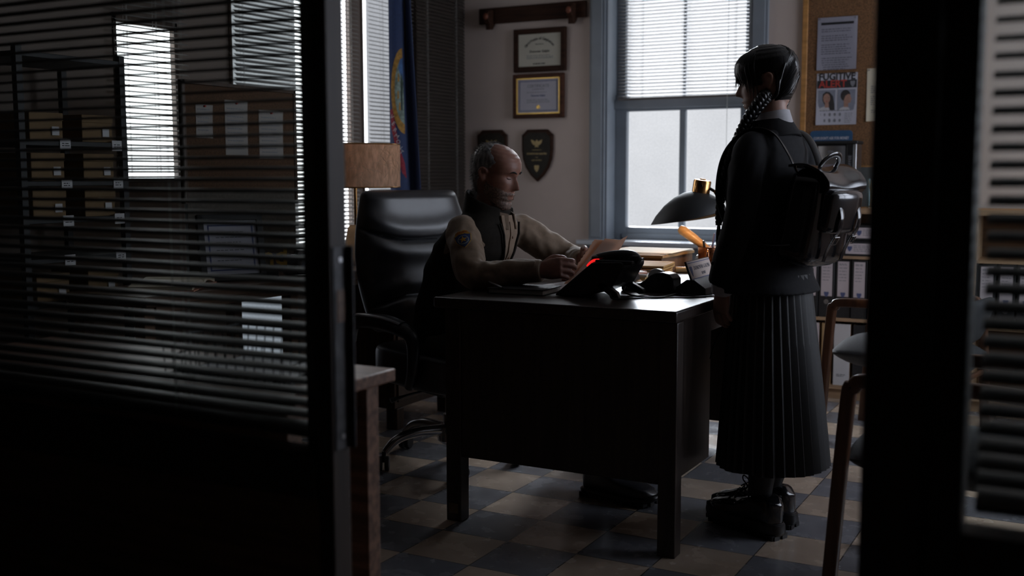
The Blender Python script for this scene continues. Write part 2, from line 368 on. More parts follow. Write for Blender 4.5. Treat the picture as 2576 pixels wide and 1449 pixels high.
# back window: casing, deep reveal, two-light sash below, upper sash behind the blind, sill, apron
wn_ = thing('window_1', '', ''); del wn_['label']; del wn_['category']; wn_['kind'] = 'structure'
b = MB()
for x0, x1 in ((WX0 - .1, WX0), (WX1, WX1 + .1)):
    b.box(x0, x1, YB - .025, YB, 0.76, WZ1 + .1); b.box(x0 + .015, x1 - .015, YB - .036, YB - .025, 0.80, WZ1 + .08)
b.box(WX0 - .1, WX1 + .1, YB - .025, YB, WZ1, WZ1 + .1)
struct('casing', b, 'bluepaint', wn_, 0.003)
b = MB(); b.box(WX0, WX0 + .012, YB - .01, YB + .2, WZ0, WZ1); b.box(WX1 - .012, WX1, YB - .01, YB + .2, WZ0, WZ1); b.box(WX0, WX1, YB - .01, YB + .2, WZ1 - .012, WZ1)
struct('reveal', b, 'bluepaint', wn_, 0.002)
YG = YB + .15
GX0, GX1, GZ0, GZ1 = -2.567, -1.862, 0.861, 1.560
b = MB(); b.box(WX0 + .012, GX0, YG - .035, YG + .02, WZ0, 1.66); b.box(GX1, WX1 - .012, YG - .035, YG + .02, WZ0, 1.66)
b.box(GX0, GX1, YG - .035, YG + .02, 0.79, GZ0); b.box(GX0, GX1, YG - .035, YG + .02, GZ1, 1.60)
b.box(GX0 - .02, GX1 + .02, YG - .045, YG + .02, 0.787, 0.822)
b.box(-2.232, -2.195, YG - .03, YG + .02, GZ0, GZ1)
struct('lower_sash', b, 'bluepaint', wn_, 0.004)
b = MB(); b.box(WX0 + .012, WX1 - .012, YG - .055, YG - .035, 1.575, 1.63); b.box(WX0 + .012, WX0 + .07, YG - .02, YG + .03, 1.63, WZ1); b.box(WX1 - .07, WX1 - .012, YG - .02, YG + .03, 1.63, WZ1)
b.box(WX0 + .07, WX1 - .07, YG - .02, YG + .03, WZ1 - .07, WZ1 - .012); b.box(-2.220, -2.207, YG - .01, YG + .03, 1.63, WZ1 - .07)
struct('upper_sash', b, 'bluepaint', wn_, 0.004)
struct('pane', MB().box(GX0 - .01, -2.21, YG, YG + .006, GZ0 - .01, GZ1 + .01), 'pane', wn_)
struct('pane', MB().box(-2.21, GX1 + .01, YG, YG + .006, GZ0 - .01, GZ1 + .01), 'pane', wn_)
struct('pane', MB().box(WX0 + .06, WX1 - .06, YG + .008, YG + .014, 1.60, WZ1 - .06), 'pane', wn_)
b = MB(); b.box(WX0 - .16, WX1 + .16, YB - .085, YB + .19, 0.756, 0.785)
struct('window_sill', b, 'sillpaint', wn_, 0.006, 40)
b = MB(); b.box(WX0 - .12, WX1 + .12, YB - .022, YB, 0.62, 0.758); b.box(WX0 - .12, WX1 + .12, YB - .012, YB, 0.09, 0.62)
struct('apron', b, 'bluepaint', wn_, 0.003)
struct('baseboard_back', MB().box(WX1 + .12, XR, YB - .018, YB, 0, 0.09).box(XL, WX0 - .12, YB - .018, YB, 0, 0.09), 'bluepaint', None, 0.003)

# side wall windows
for k, (y0, y1, z0, z1) in enumerate(SW):
    wd = thing('window_%d' % (k + 2), '', ''); del wd['label']; del wd['category']; wd['kind'] = 'structure'
    b = MB()
    for a, c in ((y0, y0 + .02), (y1 - .02, y1)): b.box(XL - .06, XL + .006, a, c, z0, z1)
    b.box(XL - .06, XL + .006, y0, y1, z1 - .04, z1); b.box(XL - .06, XL + .03, y0 - .02, y1 + .02, z0 - .025, z0 + .012)
    struct('frame', b, 'darkwood', wd, 0.003)
    br = {0: (y0 + .01, y1 - .01), 1: (4.50, y1 - .01), 2: (y0 + .01, y0 + .085)}[k]     # the open sky fills only part of each window
    struct('pane', MB().box(XL - .03, XL - .024, br[0], br[1], z0, z1 - .03), 'pane_side', wd)
    for a, c in ((y0 + .01, br[0]), (br[1], y1 - .01)):
        if c - a > .01: struct('pane', MB().box(XL - .03, XL - .024, a, c, z0, z1 - .03), 'pane_sidelow', wd)
wd = thing('window_5', '', ''); del wd['label']; del wd['category']; wd['kind'] = 'structure'
y0, y1, z0, z1 = LOW
b = MB()
for a, c in ((y0, y0 + .015), (y1 - .015, y1)): b.box(XL - .04, XL, a, c, z0, z1)
b.box(XL - .04, XL, y0, y1, z0, z0 + .015); b.box(XL - .04, XL, y0, y1, z1 - .015, z1)
struct('frame', b, 'darkwood', wd)
struct('pane', MB().box(XL - .02, XL - .014, y0, y1, z0, z1), 'pane_low', wd)

wd = thing('window_8', '', ''); del wd['label']; del wd['category']; wd['kind'] = 'structure'
y0, y1, z0, z1 = RW; b = MB()
for a, c in ((y0, y0 + .05), ((y0 + y1) / 2 - .025, (y0 + y1) / 2 + .025), (y1 - .05, y1)): b.box(XR - .01, XR + .12, a, c, z0, z1)
for a, c in ((z0, z0 + .05), (1.6, 1.65), (z1 - .05, z1)): b.box(XR - .01, XR + .12, y0, y1, a, c)
b.box(XR - .08, XR + .12, y0 - .05, y1 + .05, z0 - .03, z0)
struct('frame', b, 'bluepaint', wd, 0.003)
struct('pane', MB().box(XR + .08, XR + .086, y0, y1, z0, z1), 'pane_right', wd)

# partition between the hall and the office: lower panelling, glazed upper part, door posts
PX0, PX1, QX0, QX1 = -1.264, -1.229, -0.282, -0.150
b = MB(); b.box(XL, PX0, YP - .02, YP + .02, 0, 0.585); b.box(QX1, XR, YP - .02, YP + .02, 0, 0.60)
struct('wall_front', b, 'panelwood')
b = MB(); b.box(XL, PX0, YP - .035, YP + .03, 0.575, 0.663); b.box(QX1, XR, YP - .035, YP + .03, 0.60, 0.69)
b.box(XL, PX0, YP - .035, YP + .03, 2.62, ZC); b.box(QX1, XR, YP - .035, YP + .03, 2.62, ZC); b.box(PX1, QX0, YP - .05, YP + .05, 2.3, ZC)
struct('trim_1', b, 'postwood', None, 0.003)
b = MB(); b.box(PX0, PX1, YP - .025, YP + .03, 0, 2.62); b.box(-1.312, PX0, YP + .004, YP + .03, 0, 2.62)
struct('trim_2', b, 'postwood', None, 0.004)
b = MB(); b.box(QX0, QX0 + .085, YP - .05, YP + .055, 0, 2.62); b.box(QX0 + .085, QX1, YP - .035, YP + .04, 0, 2.62)
struct('trim_3', b, 'postwood', None, 0.004)
b = MB(); b.box(XL, PX0, YP - .004, YP + .002, 0.663, 2.62)
o = struct('window_6', b, 'glass')
b = MB(); b.box(QX1, XR, YP - .004, YP + .002, 0.69, 2.62)
o = struct('window_7', b, 'glass')
sp = thing('strike_plate', 'tall narrow grey metal strike plate on the inner edge of the dark door post', 'strike plate', (PX1, YP + .004, 0.86))
obj('plate', MB().box(0, 0.003, -.02, .024, -.19, .19).box(0, .016, .020, .024, -.19, .19), mat('worn_zinc', (0.075, 0.075, 0.08), 0.5, 0.4, noise_scale=30, noise_amt=0.4), sp, 0.001)
obj('keeper', MB().box(0.0025, 0.0045, -.012, .012, .05, .11), 'brownwood', sp)
obj('screw', MB().cyl((0.002, 0, .165), (0.0045, 0, .165), 0.005, n=12), 'steel', sp)
obj('screw', MB().cyl((0.002, 0, -.165), (0.0045, 0, -.165), 0.005, n=12), 'steel', sp)

M['slatdark2'] = mat('brown_grey_slat', (0.10, 0.088, 0.086), 0.5, noise_scale=5, noise_amt=0.05)
# ------------------------------------------------------------------ venetian blinds
def blind(label, axis, c, a0, a1, zb, zt, pitch, wid, tilt, m, crown=0.0025, cords=(), flip=1, wand=None, group=None):
    """axis 'x': slats run along X at Y=c; 'y': along Y at X=c"""
    mid = (a0 + a1) / 2
    loc = (mid, c, zb) if axis == 'x' else (c, mid, zb)
    t = thing('venetian_blind', label, 'blind', loc, 0 if axis == 'x' else PI / 2, group)
    hl = (a1 - a0) / 2; H = zt - zb
    sl = MB(); n = int((H - 0.05) / pitch); rnd = random.Random(int(abs(c) * 1000 + a0 * 77))
    for i in range(n):
        z = 0.024 + i * pitch; ti = tilt + rnd.uniform(-.02, .02); cs, sn = math.cos(ti), math.sin(ti)
        up, lo = [], []
        for k in range(5):
            u = (k / 4 - .5) * wid; v = crown * (1 - (2 * k / 4 - 1) ** 2) - crown / 2
            up.append((u, v + .0003)); lo.append((u, v - .0003))
        poly = [(u * cs * flip - v * sn * flip, u * sn + v * cs) for u, v in up + lo[::-1]]
        sag = rnd.uniform(-.0006, .0006)
        sl.prism(poly, (-hl, 0, z + sag), (0, 1, 0), (0, 0, 1), (2 * hl, 0, 0))
    obj('slats', sl, m, t)
    obj('headrail', MB().box(-hl, hl, -.02, .02, H - .035, H), m, t, 0.003)
    obj('bottom_rail', MB().box(-hl, hl, -wid * .42, wid * .42, 0, .015), m, t, 0.004)
    cd = MB()
    for f in cords:
        for dy in (-wid * .46, wid * .46): cd.cyl((-hl + f * 2 * hl, dy, 0.01), (-hl + f * 2 * hl, dy, H - .03), .0008, n=6)
        cd.cyl((-hl + f * 2 * hl + .006, 0, 0.01), (-hl + f * 2 * hl + .006, 0, H - .03), .0007, n=6)
    if cords: obj('ladder_cord', cd, 'cord', t)
    if wand: 
        f, zl, tas = wand
        p = MB().cyl((-hl + f * 2 * hl, -wid * .7, zl - zb), (-hl + f * 2 * hl, -wid * .7, H - .03), .0013, n=6)
        pc = obj('pull_cord', p, 'cord', t)
        for zt_ in tas: obj('tassel', MB().lathe([(0.002, .014), (.0045, .012), (.006, -.012), (.003, -.015)], 12, (-hl + f * 2 * hl, -wid * .7, zt_ - zb)), 'slatdark', pc)
    return t
blind('grey venetian blind half lowered over the back window', 'x', YB + .035, -2.592, -1.786, 1.620, WZ1 - .02, 0.0200, 0.025, math.radians(24), 'slatdark2', cords=(.19, .5, .89), wand=(.845, 0.96, (1.20,)))
blind('dark blind with tilted slats inside the glazed partition beside the left door post', 'x', YP + .045, XL + .03, -1.319, 0.675, 2.60, 0.0215, 0.048, math.radians(5), 'slatdark', crown=0.005, cords=(.05, .35, .585, .85))
blind('blurred blind behind the partition glass beyond the right door post', 'x', YP + .045, QX1 + .012, XR - .03, 0.705, 2.60, 0.0245, 0.048, math.radians(15), 'slatdark', crown=0.005, cords=(.06, .5, .9))
blind('blind on the side window behind the shelving unit, partly hidden by it', 'y', XL + .045, SW[0][0] - .03, SW[0][1] + .01, SW[0][2], 2.5, 0.0225, 0.025, math.radians(20), 'slat', cords=(.15, .55))
blind('greyer half-closed blind on the side window seen through the partition blind', 'y', XL + .045, SW[1][0] - .01, 4.49, SW[1][2], 2.5, 0.0225, 0.025, math.radians(40), 'slat', cords=(.1, .8))
blind('bright blind on the side window right behind the dark door post', 'y', XL + .045, 4.50, SW[1][1] - .005, SW[1][2], 2.5, 0.0225, 0.025, math.radians(20), 'slat', cords=(.2, .85))
blind('brightly backlit blind on the narrow side window between the drum lamp and the blue flag', 'y', XL + .045, SW[2][0] + .005, SW[2][1] + .02, SW[2][2], 2.5, 0.0225, 0.025, math.radians(20), 'slat', cords=(.3, .8))
blind('dark closed blind on the side wall in the corner behind the blue flag', 'y', XL + .045, 5.53, 6.085, 0.35, 2.62, 0.0215, 0.026, math.radians(62), 'slatdark', cords=(.2, .8))

# ================================================================== DESK
DZ = 0.77
dk = thing('desk', 'heavy dark-stained wooden pedestal desk in the middle of the tiled floor', 'desk', (-1.54, 3.09, 0))
def D(mb): return wl(dk, mb)
obj('desk_top', D(MB().box(-1.972, -1.108, 3.088, 4.86, DZ - .036, DZ)), 'desktop', dk, 0.006, 3)
obj('pedestal', D(MB().box(-1.928, -1.135, 3.106, 3.505, 0.225, DZ - .036)), 'deskwood', dk, 0.003)
obj('pedestal', D(MB().box(-1.928, -1.135, 4.045, 4.82, 0.225, DZ - .036)), 'deskwood', dk, 0.003)
obj('apron', D(MB().box(-1.162, -1.14, 3.505, 4.045, 0.655, DZ - .036)), mat('paler_wood', (0.10, 0.075, 0.07), 0.42, noise_scale=8, noise_amt=0.4, stretch=(8, 0.6, 8)), dk, 0.002, label='paler drawer front under the top')  # apron in a paler brown than the pedestals
for x, y in ((-1.903, 3.124), (-1.137, 3.124), (-1.903, 4.80), (-1.137, 4.80)):
    b = MB(); b.box(x - .029, x + .029, y - .026, y + .03, 0, DZ - .036)
    lg = obj('leg', D(b), 'deskwood', dk, 0.003)
    if y < 4 and x < -1.5: obj('metal_plate', D(MB().box(x - .018, x + .018, y - .0285, y - .0255, 0.028, 0.062)), mat('dull_brass_plate', (0.20, 0.15, 0.09), 0.5, 0.5, noise_scale=60, noise_amt=0.3), lg)
for z0, z1 in ((.25, .40), (.41, .56), (.57, .72)):
    for ya, yb in ((3.13, 3.48), (4.08, 4.79)):
        d = obj('drawer', D(MB().box(-1.937, -1.927, ya, yb, z0, z1)), 'deskwood', dk, 0.002)
        obj('handle', D(MB().tube([(-1.937, (ya + yb) / 2 - .05, (z0 + z1) / 2), (-1.955, (ya + yb) / 2 - .045, (z0 + z1) / 2), (-1.955, (ya + yb) / 2 + .045, (z0 + z1) / 2), (-1.937, (ya + yb) / 2 + .05, (z0 + z1) / 2)], .004, 8)), 'brass', d)

# ================================================================== OFFICE CHAIR
oc = thing('office_chair', 'high-backed black leather office chair under the seated man', 'office chair', (-2.33, 3.765, 0), math.radians(-23))
def chair_pad(z0, z1, hw, ht, lean, seams, x0, n=72, rows=110):
    rings = []
    for i in range(rows + 1):
        v = i / rows; z = z0 + (z1 - z0) * v
        e = min(1, v / .06, (1 - v) / .06); e = math.sqrt(max(0.0, 1 - (1 - e) ** 2)); e = max(e, .02)
        W_ = hw(v) * (0.9 + .1 * e); T = ht(v) * e
        r = []
        for k in range(n):
            a = 2 * PI * k / n; c, s_ = math.cos(a), math.sin(a)
            y = math.copysign(abs(s_) ** .45, s_) * W_; x = math.copysign(abs(c) ** .6, c) * T
            u = y / hw(v)
            zc = z
            if c > 0:
                x += .022 * (1 - u * u) - .03 * u * u * u * u + .02
                for zs, kk in seams:
                    d = z - (zs + kk * u * u); x -= .017 * math.exp(-(d / .007) ** 2); x += .010 * math.exp(-((abs(d) - .05) / .035) ** 2)
            x += .05 * u * u
            r.append((x0 + x - lean * v, y, zc))
        rings.append(r)
    return MB().loft(rings)
obj('backrest', chair_pad(.53, 1.115, lambda v: .235 + .045 * math.sin(PI * min(1, v * 1.05)) - .02 * (1 - v), lambda v: .055 + .02 * math.sin(PI * v), .055, ((.905, .055), (.685, -.05)), -.275), 'leather', oc, smooth=60)
b = MB(); rings = []
for i in range(17):
    v = i / 16; e = math.sqrt(max(0, 1 - (2 * v - 1) ** 6)); zz = .35 + .14 * v
    rings.append([((.27 * math.copysign(abs(math.cos(a)) ** .5, math.cos(a))) * (.93 + .07 * e) + .03, .27 * math.copysign(abs(math.sin(a)) ** .5, math.sin(a)) * (.93 + .07 * e), zz - .02 * max(0, math.cos(a)) ** 3) for a in [2 * PI * k / 40 for k in range(40)]])
obj('seat', b.loft(rings), 'leather', oc, smooth=60)
obj('seat_plate', MB().box(-.15, .15, -.14, .14, .305, .352), 'black', oc, .01)
for s in (-1, 1):
    p = obj('armrest', MB().tube([(-.27, .30 * s, .50), (-.235, .305 * s, .575), (-.10, .31 * s, .60), (.10, .31 * s, .595), (.19, .305 * s, .56), (.17, .29 * s, .44), (.10, .26 * s, .36)], [.02, .026, .03, .03, .026, .022, .02], 14, sub=6), 'black', oc)
    obj('arm_pad', MB().tube([(-.2, .31 * s, .612), (.0, .312 * s, .622), (.14, .31 * s, .61)], [.022, .03, .024], 14, sub=6, flat=.5), 'leather', p)
obj('gas_lift', MB().cyl((0, 0, .10), (0, 0, .20), .026).cyl((0, 0, .19), (0, 0, .31), .017), 'chrome', oc)
obj('tilt_lever', MB().tube([(.05, -.12, .325), (.06, -.24, .318), (.04, -.31, .30)], [.007, .007, .016], 10, sub=4, flat=.6), 'black', oc)
hub = obj('base_hub', MB().lathe([(.035, .16), (.05, .15), (.05, .09), (.03, .075)], 24), 'chrome', oc)
for k in range(5):
    a = math.radians(236 + 23 + 72 * k); c, s = math.cos(a), math.sin(a)
    lg = obj('base_leg', MB().tube([(.03 * c, .03 * s, .135), (.14 * c, .14 * s, .138), (.23 * c, .23 * s, .118), (.285 * c, .285 * s, .07)], [.024, .021, .019, .016], 14, sub=6), 'chrome', oc)
    x, y = .29 * c, .29 * s; q = a + 1.1 + k; ux, uy = math.cos(q), math.sin(q); px, py = -uy, ux
    cb = MB()
    for d in (-.014, .014): cb.cyl((x + px * (d - .009) + ux * .012, y + py * (d - .009) + uy * .012, .029), (x + px * (d + .009) + ux * .012, y + py * (d + .009) + uy * .012, .029), .029, n=22)
    cb.cyl((x, y, .03), (x, y, .075), .009, n=10)
    obj('caster', cb, 'black', lg, .003)

# ================================================================== CREDENZA
cr = thing('credenza', 'long low dark wooden side table against the blind-covered side wall', 'side table', (-3.01, 3.6, 0))
def Cw(mb): return wl(cr, mb)
obj('table_top', Cw(MB().box(-3.21, -2.82, 2.62, 4.66, .732, .77)), wood('credenza_top_wood', (0.13, 0.075, 0.05), 0.4, 0.3, 'y'), cr, .004)
obj('apron', Cw(MB().box(-2.856, -2.835, 2.68, 4.1, .705, .732)), 'brownwood', cr, .002)
cb = obj('cupboard', Cw(MB().box(-3.19, -2.835, 4.10, 4.62, .10, .732)), 'darkwood', cr, .003)
for ya, yb in ((4.12, 4.355), (4.365, 4.60)):
    d = obj('door', Cw(MB().box(-2.836, -2.826, ya, yb, .13, .71)), 'darkwood', cr, .003); obj('knob', Cw(MB().ell((-2.818, yb - .03 if ya < 4.2 else ya + .03, .45), (.010, .010, .010))), 'brass', d)
for x, y in ((-2.87, 2.66), (-3.17, 2.66), (-2.87, 3.42), (-3.17, 3.42)): obj('leg', Cw(MB().box(x - .024, x + .024, y - .024, y + .024, 0, .732)), 'brownwood', cr, .003)
for x, y in ((-2.86, 4.14), (-3.16, 4.14), (-2.86, 4.58), (-3.15, 4.58)): obj('foot', Cw(MB().box(x - .03, x + .03, y - .03, y + .03, 0, .10)), 'darkwood', cr, .003)

# table lamp with the drum shade
tl = thing('table_lamp', 'table lamp with a brown fibre drum shade on the low side table', 'lamp', (-2.995, 4.04, .77))
M['fibre'] = mat('brown_fibre_shade', (0.74, 0.53, 0.38), 0.7, noise_scale=60, noise_amt=0.5, stretch=(1, 1, .35), bump=0.5, bump_scale=120)
def _shade_trans():
    n, l = nt(M['fibre']); b = n['Principled BSDF']; t = n.new('ShaderNodeBsdfTranslucent'); t.inputs[0].default_value = (0.85, 0.55, 0.32, 1)
    mx = n.new('ShaderNodeMixShader'); mx.inputs[0].default_value = 0.5; l.new(b.outputs[0], mx.inputs[1]); l.new(t.outputs[0], mx.inputs[2]); l.new(mx.outputs[0], n['Material Output'].inputs[0])
_shade_trans()
SH0, SH1, SHR = .355, .546, .205
sh = obj('lamp_shade', MB().loft([[((SHR - q) * math.cos(2 * PI * k / 64), (SHR - q) * math.sin(2 * PI * k / 64), z) for k in range(64)] for q, z in ((0, SH0), (0, SH1), (.003, SH1), (.003, SH0))], False, False).loft([[((SHR - q) * math.cos(2 * PI * k / 64), (SHR - q) * math.sin(2 * PI * k / 64), SH0) for k in range(64)] for q in (0, .003)], False, False), 'fibre', tl)
fib = MB(); rnd = random.Random(5)
for i in range(150):
    a = rnd.uniform(0, 2 * PI); z = rnd.uniform(SH0 + .01, SH1 - .01); d = rnd.uniform(-1.2, 1.2); pts = []
    for k in range(6):
        q = a + k * .05 * math.cos(d); zz = min(SH1 - .006, max(SH0 + .006, z + k * .010 * math.sin(d) + .004 * math.sin(k * 1.3 + i)))
        pts.append(((SHR + .0006) * math.cos(q), (SHR + .0006) * math.sin(q), zz))
    fib.tube(pts, .0006, 4)
obj('fibre_pattern', fib, mat('pale_fibre', (0.55, 0.40, 0.27), 0.7, noise_scale=20, noise_amt=0.1), sh)
for z in (SH0, SH1): obj('rim', MB().tube([((SHR) * math.cos(2 * PI * k / 64), (SHR) * math.sin(2 * PI * k / 64), z) for k in range(65)], .003, 8, False), 'brass', sh)
b = MB()
for k in range(3): b.cyl((0, 0, SH0 + .02), (SHR * math.cos(2 * PI * k / 3 + .5), SHR * math.sin(2 * PI * k / 3 + .5), SH0 + .004), .002, n=6)
obj('spider', b, 'brass', sh)
obj('base', MB().loft([[(r * math.cos(PI / 4 + PI / 2 * k), r * math.sin(PI / 4 + PI / 2 * k), z) for k in range(4)] for r, z in ((.078, 0), (.078, .012), (.066, .03), (.038, .17), (.024, .185))]), mat('bronze_lamp_base', (0.16, 0.09, 0.04), 0.35, 0.7, noise_scale=20, noise_amt=0.3), tl, .002)
obj('stem', MB().cyl((0, 0, .18), (0, 0, SH0 + .03), .008).cyl((0, 0, SH0 + .0), (0, 0, SH0 + .06), .016), 'brass', tl)
obj('bulb', MB().ell((0, 0, SH0 + .10), (.03, .03, .045)), mat('opal_bulb', (0.7, 0.68, 0.62), 0.3, noise_scale=10, noise_amt=0.05), tl)

# things on the low side table
def local_plane(o): return None
fp = thing('photo_frame', 'black framed document leaning upright on the low side table', 'picture frame', (-2.95, 3.19, .772), rot=(0, math.radians(-10), math.radians(-28)))
b = MB()
for y0, y1, z0, z1 in ((-.13, -.105, 0, .26), (.105, .13, 0, .26), (-.13, .13, 0, .025), (-.13, .13, .235, .26)): b.box(-.012, .012, y0, y1, z0, z1)
obj('frame', b, 'black', fp, .002)
obj('document', MB().box(-.004, .002, -.106, .106, .024, .236), 'paperblue', fp)
bd = MB()
for y0, y1, z0, z1 in ((-.09, -.084, .04, .22), (.084, .09, .04, .22), (-.09, .09, .04, .046), (-.09, .09, .214, .22)): bd.box(.002, .003, y0, y1, z0, z1)
obj('printed_border', bd, 'blueink', fp)
obj('print', lines_mb(-.06, .06, [.19, .17, .15, .12, .10, .08], .004, (.002, 0, 0), (0, 1, 0), (0, 0, 1), (1, 0, 0), 3), 'greyink', fp)
obj('easel_back', MB().box(-.06, -.012, -.02, .02, .0, .18), 'black', fp)
bk = thing('open_book', 'open cream book lying beside the black document frame', 'book', (-2.98, 2.90, .772), math.radians(-60))
obj('cover', MB().box(-.17, .17, -.12, .12, 0, .004), 'pinkfolder', bk)
for s in (-1, 1): obj('page_block', MB().slab(lambda u, v: (s * (.003 + .16 * u), -.113 + .226 * v, .012 + .020 * math.sin(PI * min(1, u * 1.15)) ** .7 * (1 - u * .7)), 12, 2, .012), 'cream', bk)
tr = thing('trophy_letters', 'gold second place trophy letters beside the old camera', 'trophy', (-2.93, 3.36, .77), math.radians(50))
obj('base', MB().box(-.04, .04, -.025, .025, 0, .03), 'blackmatte', tr, .003)
writing('lettering', '2nd', .105, 'gold', tr, (0, -.008, .085), (1, 0, 0), (0, 0, 1), depth=.006, bold=.002)
cm = thing('film_camera', 'old black and silver film camera on the low side table', 'camera', (-2.90, 3.53, .772), math.radians(58))
obj('body', MB().box(-.07, .07, -.022, .022, 0, .062), 'leather', cm, .006)
obj('top_plate', MB().box(-.07, .07, -.021, .021, .062, .082).prism([(-.022, .082), (.022, .082), (.015, .102), (-.015, .102)], (0, -.02, 0), (1, 0, 0), (0, 0, 1), (0, .04, 0)), 'steel', cm, .003)
ln = obj('lens', MB().lathe([(.031, 0), (.031, .02), (.029, .022), (.029, .042), (.024, .044), (.022, .038), (.001, .036)], 36, (0, -.022, .036), Matrix.Rotation(PI / 2, 3, 'X')), 'steel', cm)
obj('front_glass', MB().lathe([(.0205, 0), (.012, .004), (.001, .006)], 24, (0, -.0588, .036), Matrix.Rotation(PI / 2, 3, 'X')), mat('coated_lens_glass', (0.25, 0.27, 0.32), 0.08, coat=1.0, noise_scale=10, noise_amt=0.1), ln)
for x in (-.05, .035, .055): obj('dial', MB().cyl((x, 0, .082), (x, 0, .091), .010, n=18), 'chrome', cm)
tb = thing('amber_tumbler', 'amber glass tumbler standing to the camera side of the dark door post', 'tumbler', (-2.885, 3.655, .77))
obj('glass_body', MB().lathe([(.036, 0), (.043, .11), (.041, .11), (.0335, .008), (.001, .008)], 32), thin_glass('amber_glass', (0.55, 0.22, 0.08), 0.05), tb)
obj('drink', MB().lathe([(.033, .010), (.0375, .07), (.001, .07)], 28), mat('dark_tea', (0.07, 0.02, 0.006), 0.1, noise_scale=4, noise_amt=0.1), tb)

# free-standing pinboard on the low side table
pb = thing('pinboard', 'dim brown pinboard with sheets standing on the low side table', 'pinboard', (-3.12, 3.44, .77), PI / 2)
obj('board', MB().box(-.32, .32, -.008, .008, .345, .76), 'dimcork', pb, .002)
b = MB()
for x0, x1, z0, z1 in ((-.335, -.318, .30, .775), (.318, .335, .30, .775), (-.335, .335, .76, .775)): b.box(x0, x1, -.012, .012, z0, z1)
obj('frame', b, 'darkwood', pb, .002)
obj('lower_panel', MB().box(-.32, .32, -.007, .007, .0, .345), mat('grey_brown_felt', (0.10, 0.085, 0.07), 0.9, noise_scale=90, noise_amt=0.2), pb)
def pinned(label, x, z, w_, h, m, seed):
    s = thing('pinned_sheet', label, 'paper sheet', (-3.12 + .0085, 3.44 + x, .77 + z), PI / 2)
    obj('sheet', MB().slab(lambda u, v: ((u - .5) * w_, -.001 - .004 * (u * v) ** 3, (v - .5) * h), 6, 6, .0006), m, s)
    obj('print', lines_mb(-w_ * .4, w_ * .4, [h * .35 - .016 * i for i in range(int(h / .02))], .004, (0, -.0022, 0), (1, 0, 0), (0, 0, 1), (0, -1, 0), seed), 'greyink', s)
    obj('pin', MB().cyl((0, -.001, h * .45), (0, -.010, h * .45), .004, n=10), 'redink', s)
pinned('tall pale sheet pinned at the middle of the dim pinboard', -.04, .60, .13, .22, 'dimpaper', 1)
pinned('lilac sheet pinned near the window end of the dim pinboard', .17, .58, .15, .20, 'dimpaper', 2)
pinned('small grey cutting pinned at the far end of the dim pinboard', -.22, .62, .09, .13, 'dimpaper', 3)

# shelving unit with archive boxes, seen through the partition blind
su = thing('shelving_unit', 'tall black metal shelving with cardboard boxes beside the side wall', 'shelving', (-3.38, 2.71, 0))
def S_(mb): return wl(su, mb)
for x in (-3.56, -3.245):
    for y in (2.49, 2.93): obj('upright', S_(MB().box(x - .012, x + .012, y - .012, y + .012, 0, 1.62)), 'blackmatte', su)
lev = [.16, .45, .735, .89, 1.03, 1.16, 1.30, 1.60]
for z in lev: obj('shelf', S_(MB().box(-3.57, -3.235, 2.48, 2.94, z - .018, z)), 'blackmatte', su, .002)
names = {1.30: 'top', 1.16: 'second', 1.03: 'third', .735: 'lowest'}
for z, nm in names.items():
    for y, side in ((2.60, 'doorway'), (2.82, 'window')):
        near = y < 2.7
        bx = thing('archive_box', 'small cardboard archive box on the %s box shelf, %s end' % (nm, side) if nm != 'lowest' else 'small cardboard archive box apart on the low box shelf, %s end' % side, 'box', (-3.335, y, z), 0, 'archive boxes on the black shelving')
        obj('box_body', MB().box(-.11, .085, -.068, .068, 0, .085), 'dimcard', bx, .002)
        obj('lid', MB().box(-.112, .088, -.07, .07, .07, .098), 'dimcard', bx, .002)
        tg = obj('label', MB().box(.0885, .0892, .02, .05, .02, .05), 'paper', bx)
for z in (.745 - .01, .89, 1.03, 1.16, 1.30):
    for y in (2.64, 2.87): 
        lb = obj('shelf_label', S_(MB().box(-3.235, -3.232, y, y + .045, z - .03, z + .008)), 'paper', su)
        obj('number', S_(lines_mb(.008, .04, [-.008, -.016], .003, (-3.232, y, z), (0, 1, 0), (0, 0, 1), (1, 0, 0), int(z * 100))), 'ink', lb)

# small wooden table with the wire basket, just inside the door
st = thing('wooden_stand', 'worn wooden stand just inside the doorway behind the dark post', 'side table', (-1.95, 1.88, 0))
def T_(mb): return wl(st, mb)
M['wornwood'] = wood('worn_red_brown_wood', (0.20, 0.11, 0.075), 0.5, 0.42, 'x')
obj('table_top', T_(MB().box(-2.55, -1.42, 1.70, 2.06, .705, .735)), 'wornwood', st, .004)
obj('apron', T_(MB().box(-2.5, -1.48, 1.735, 1.75, .60, .705).box(-2.5, -1.48, 2.01, 2.025, .60, .705).box(-1.50, -1.48, 1.75, 2.01, .64, .705)), 'wornwood', st, .002)
for x in (-2.49, -1.485):
    for y in (1.745, 2.022): obj('leg', T_(MB().box(x - .026, x + .026, y - .024, y + .024, 0, .705)), 'wornwood', st, .003)
obj('stretcher', T_(MB().box(-2.48, -1.49, 1.735, 1.757, .16, .20)), 'wornwood', st, .002)
wb = thing('wire_basket', 'black wire letter basket on the worn stand', 'basket', (-1.66, 1.87, .735))
b = MB()
def wire(p): b.tube(p, .0016, 6)
X0, X1, Y0, Y1, H_ = -.17, .17, -.125, .125, .085
for z, e in ((.004, -.012), (.045, -.004), (H_, .0)): b.tube([(X0 - e, Y0 - e, z), (X1 + e, Y0 - e, z), (X1 + e, Y1 + e, z), (X0 - e, Y1 + e, z), (X0 - e, Y0 - e, z)], .0026 if z == H_ else .0016, 6)
for i in range(14):
    x = X0 + (X1 - X0) * i / 13; wire([(x, Y0, H_), (x, Y0 + .006, .004), (x, Y1 - .006, .004), (x, Y1, H_)])
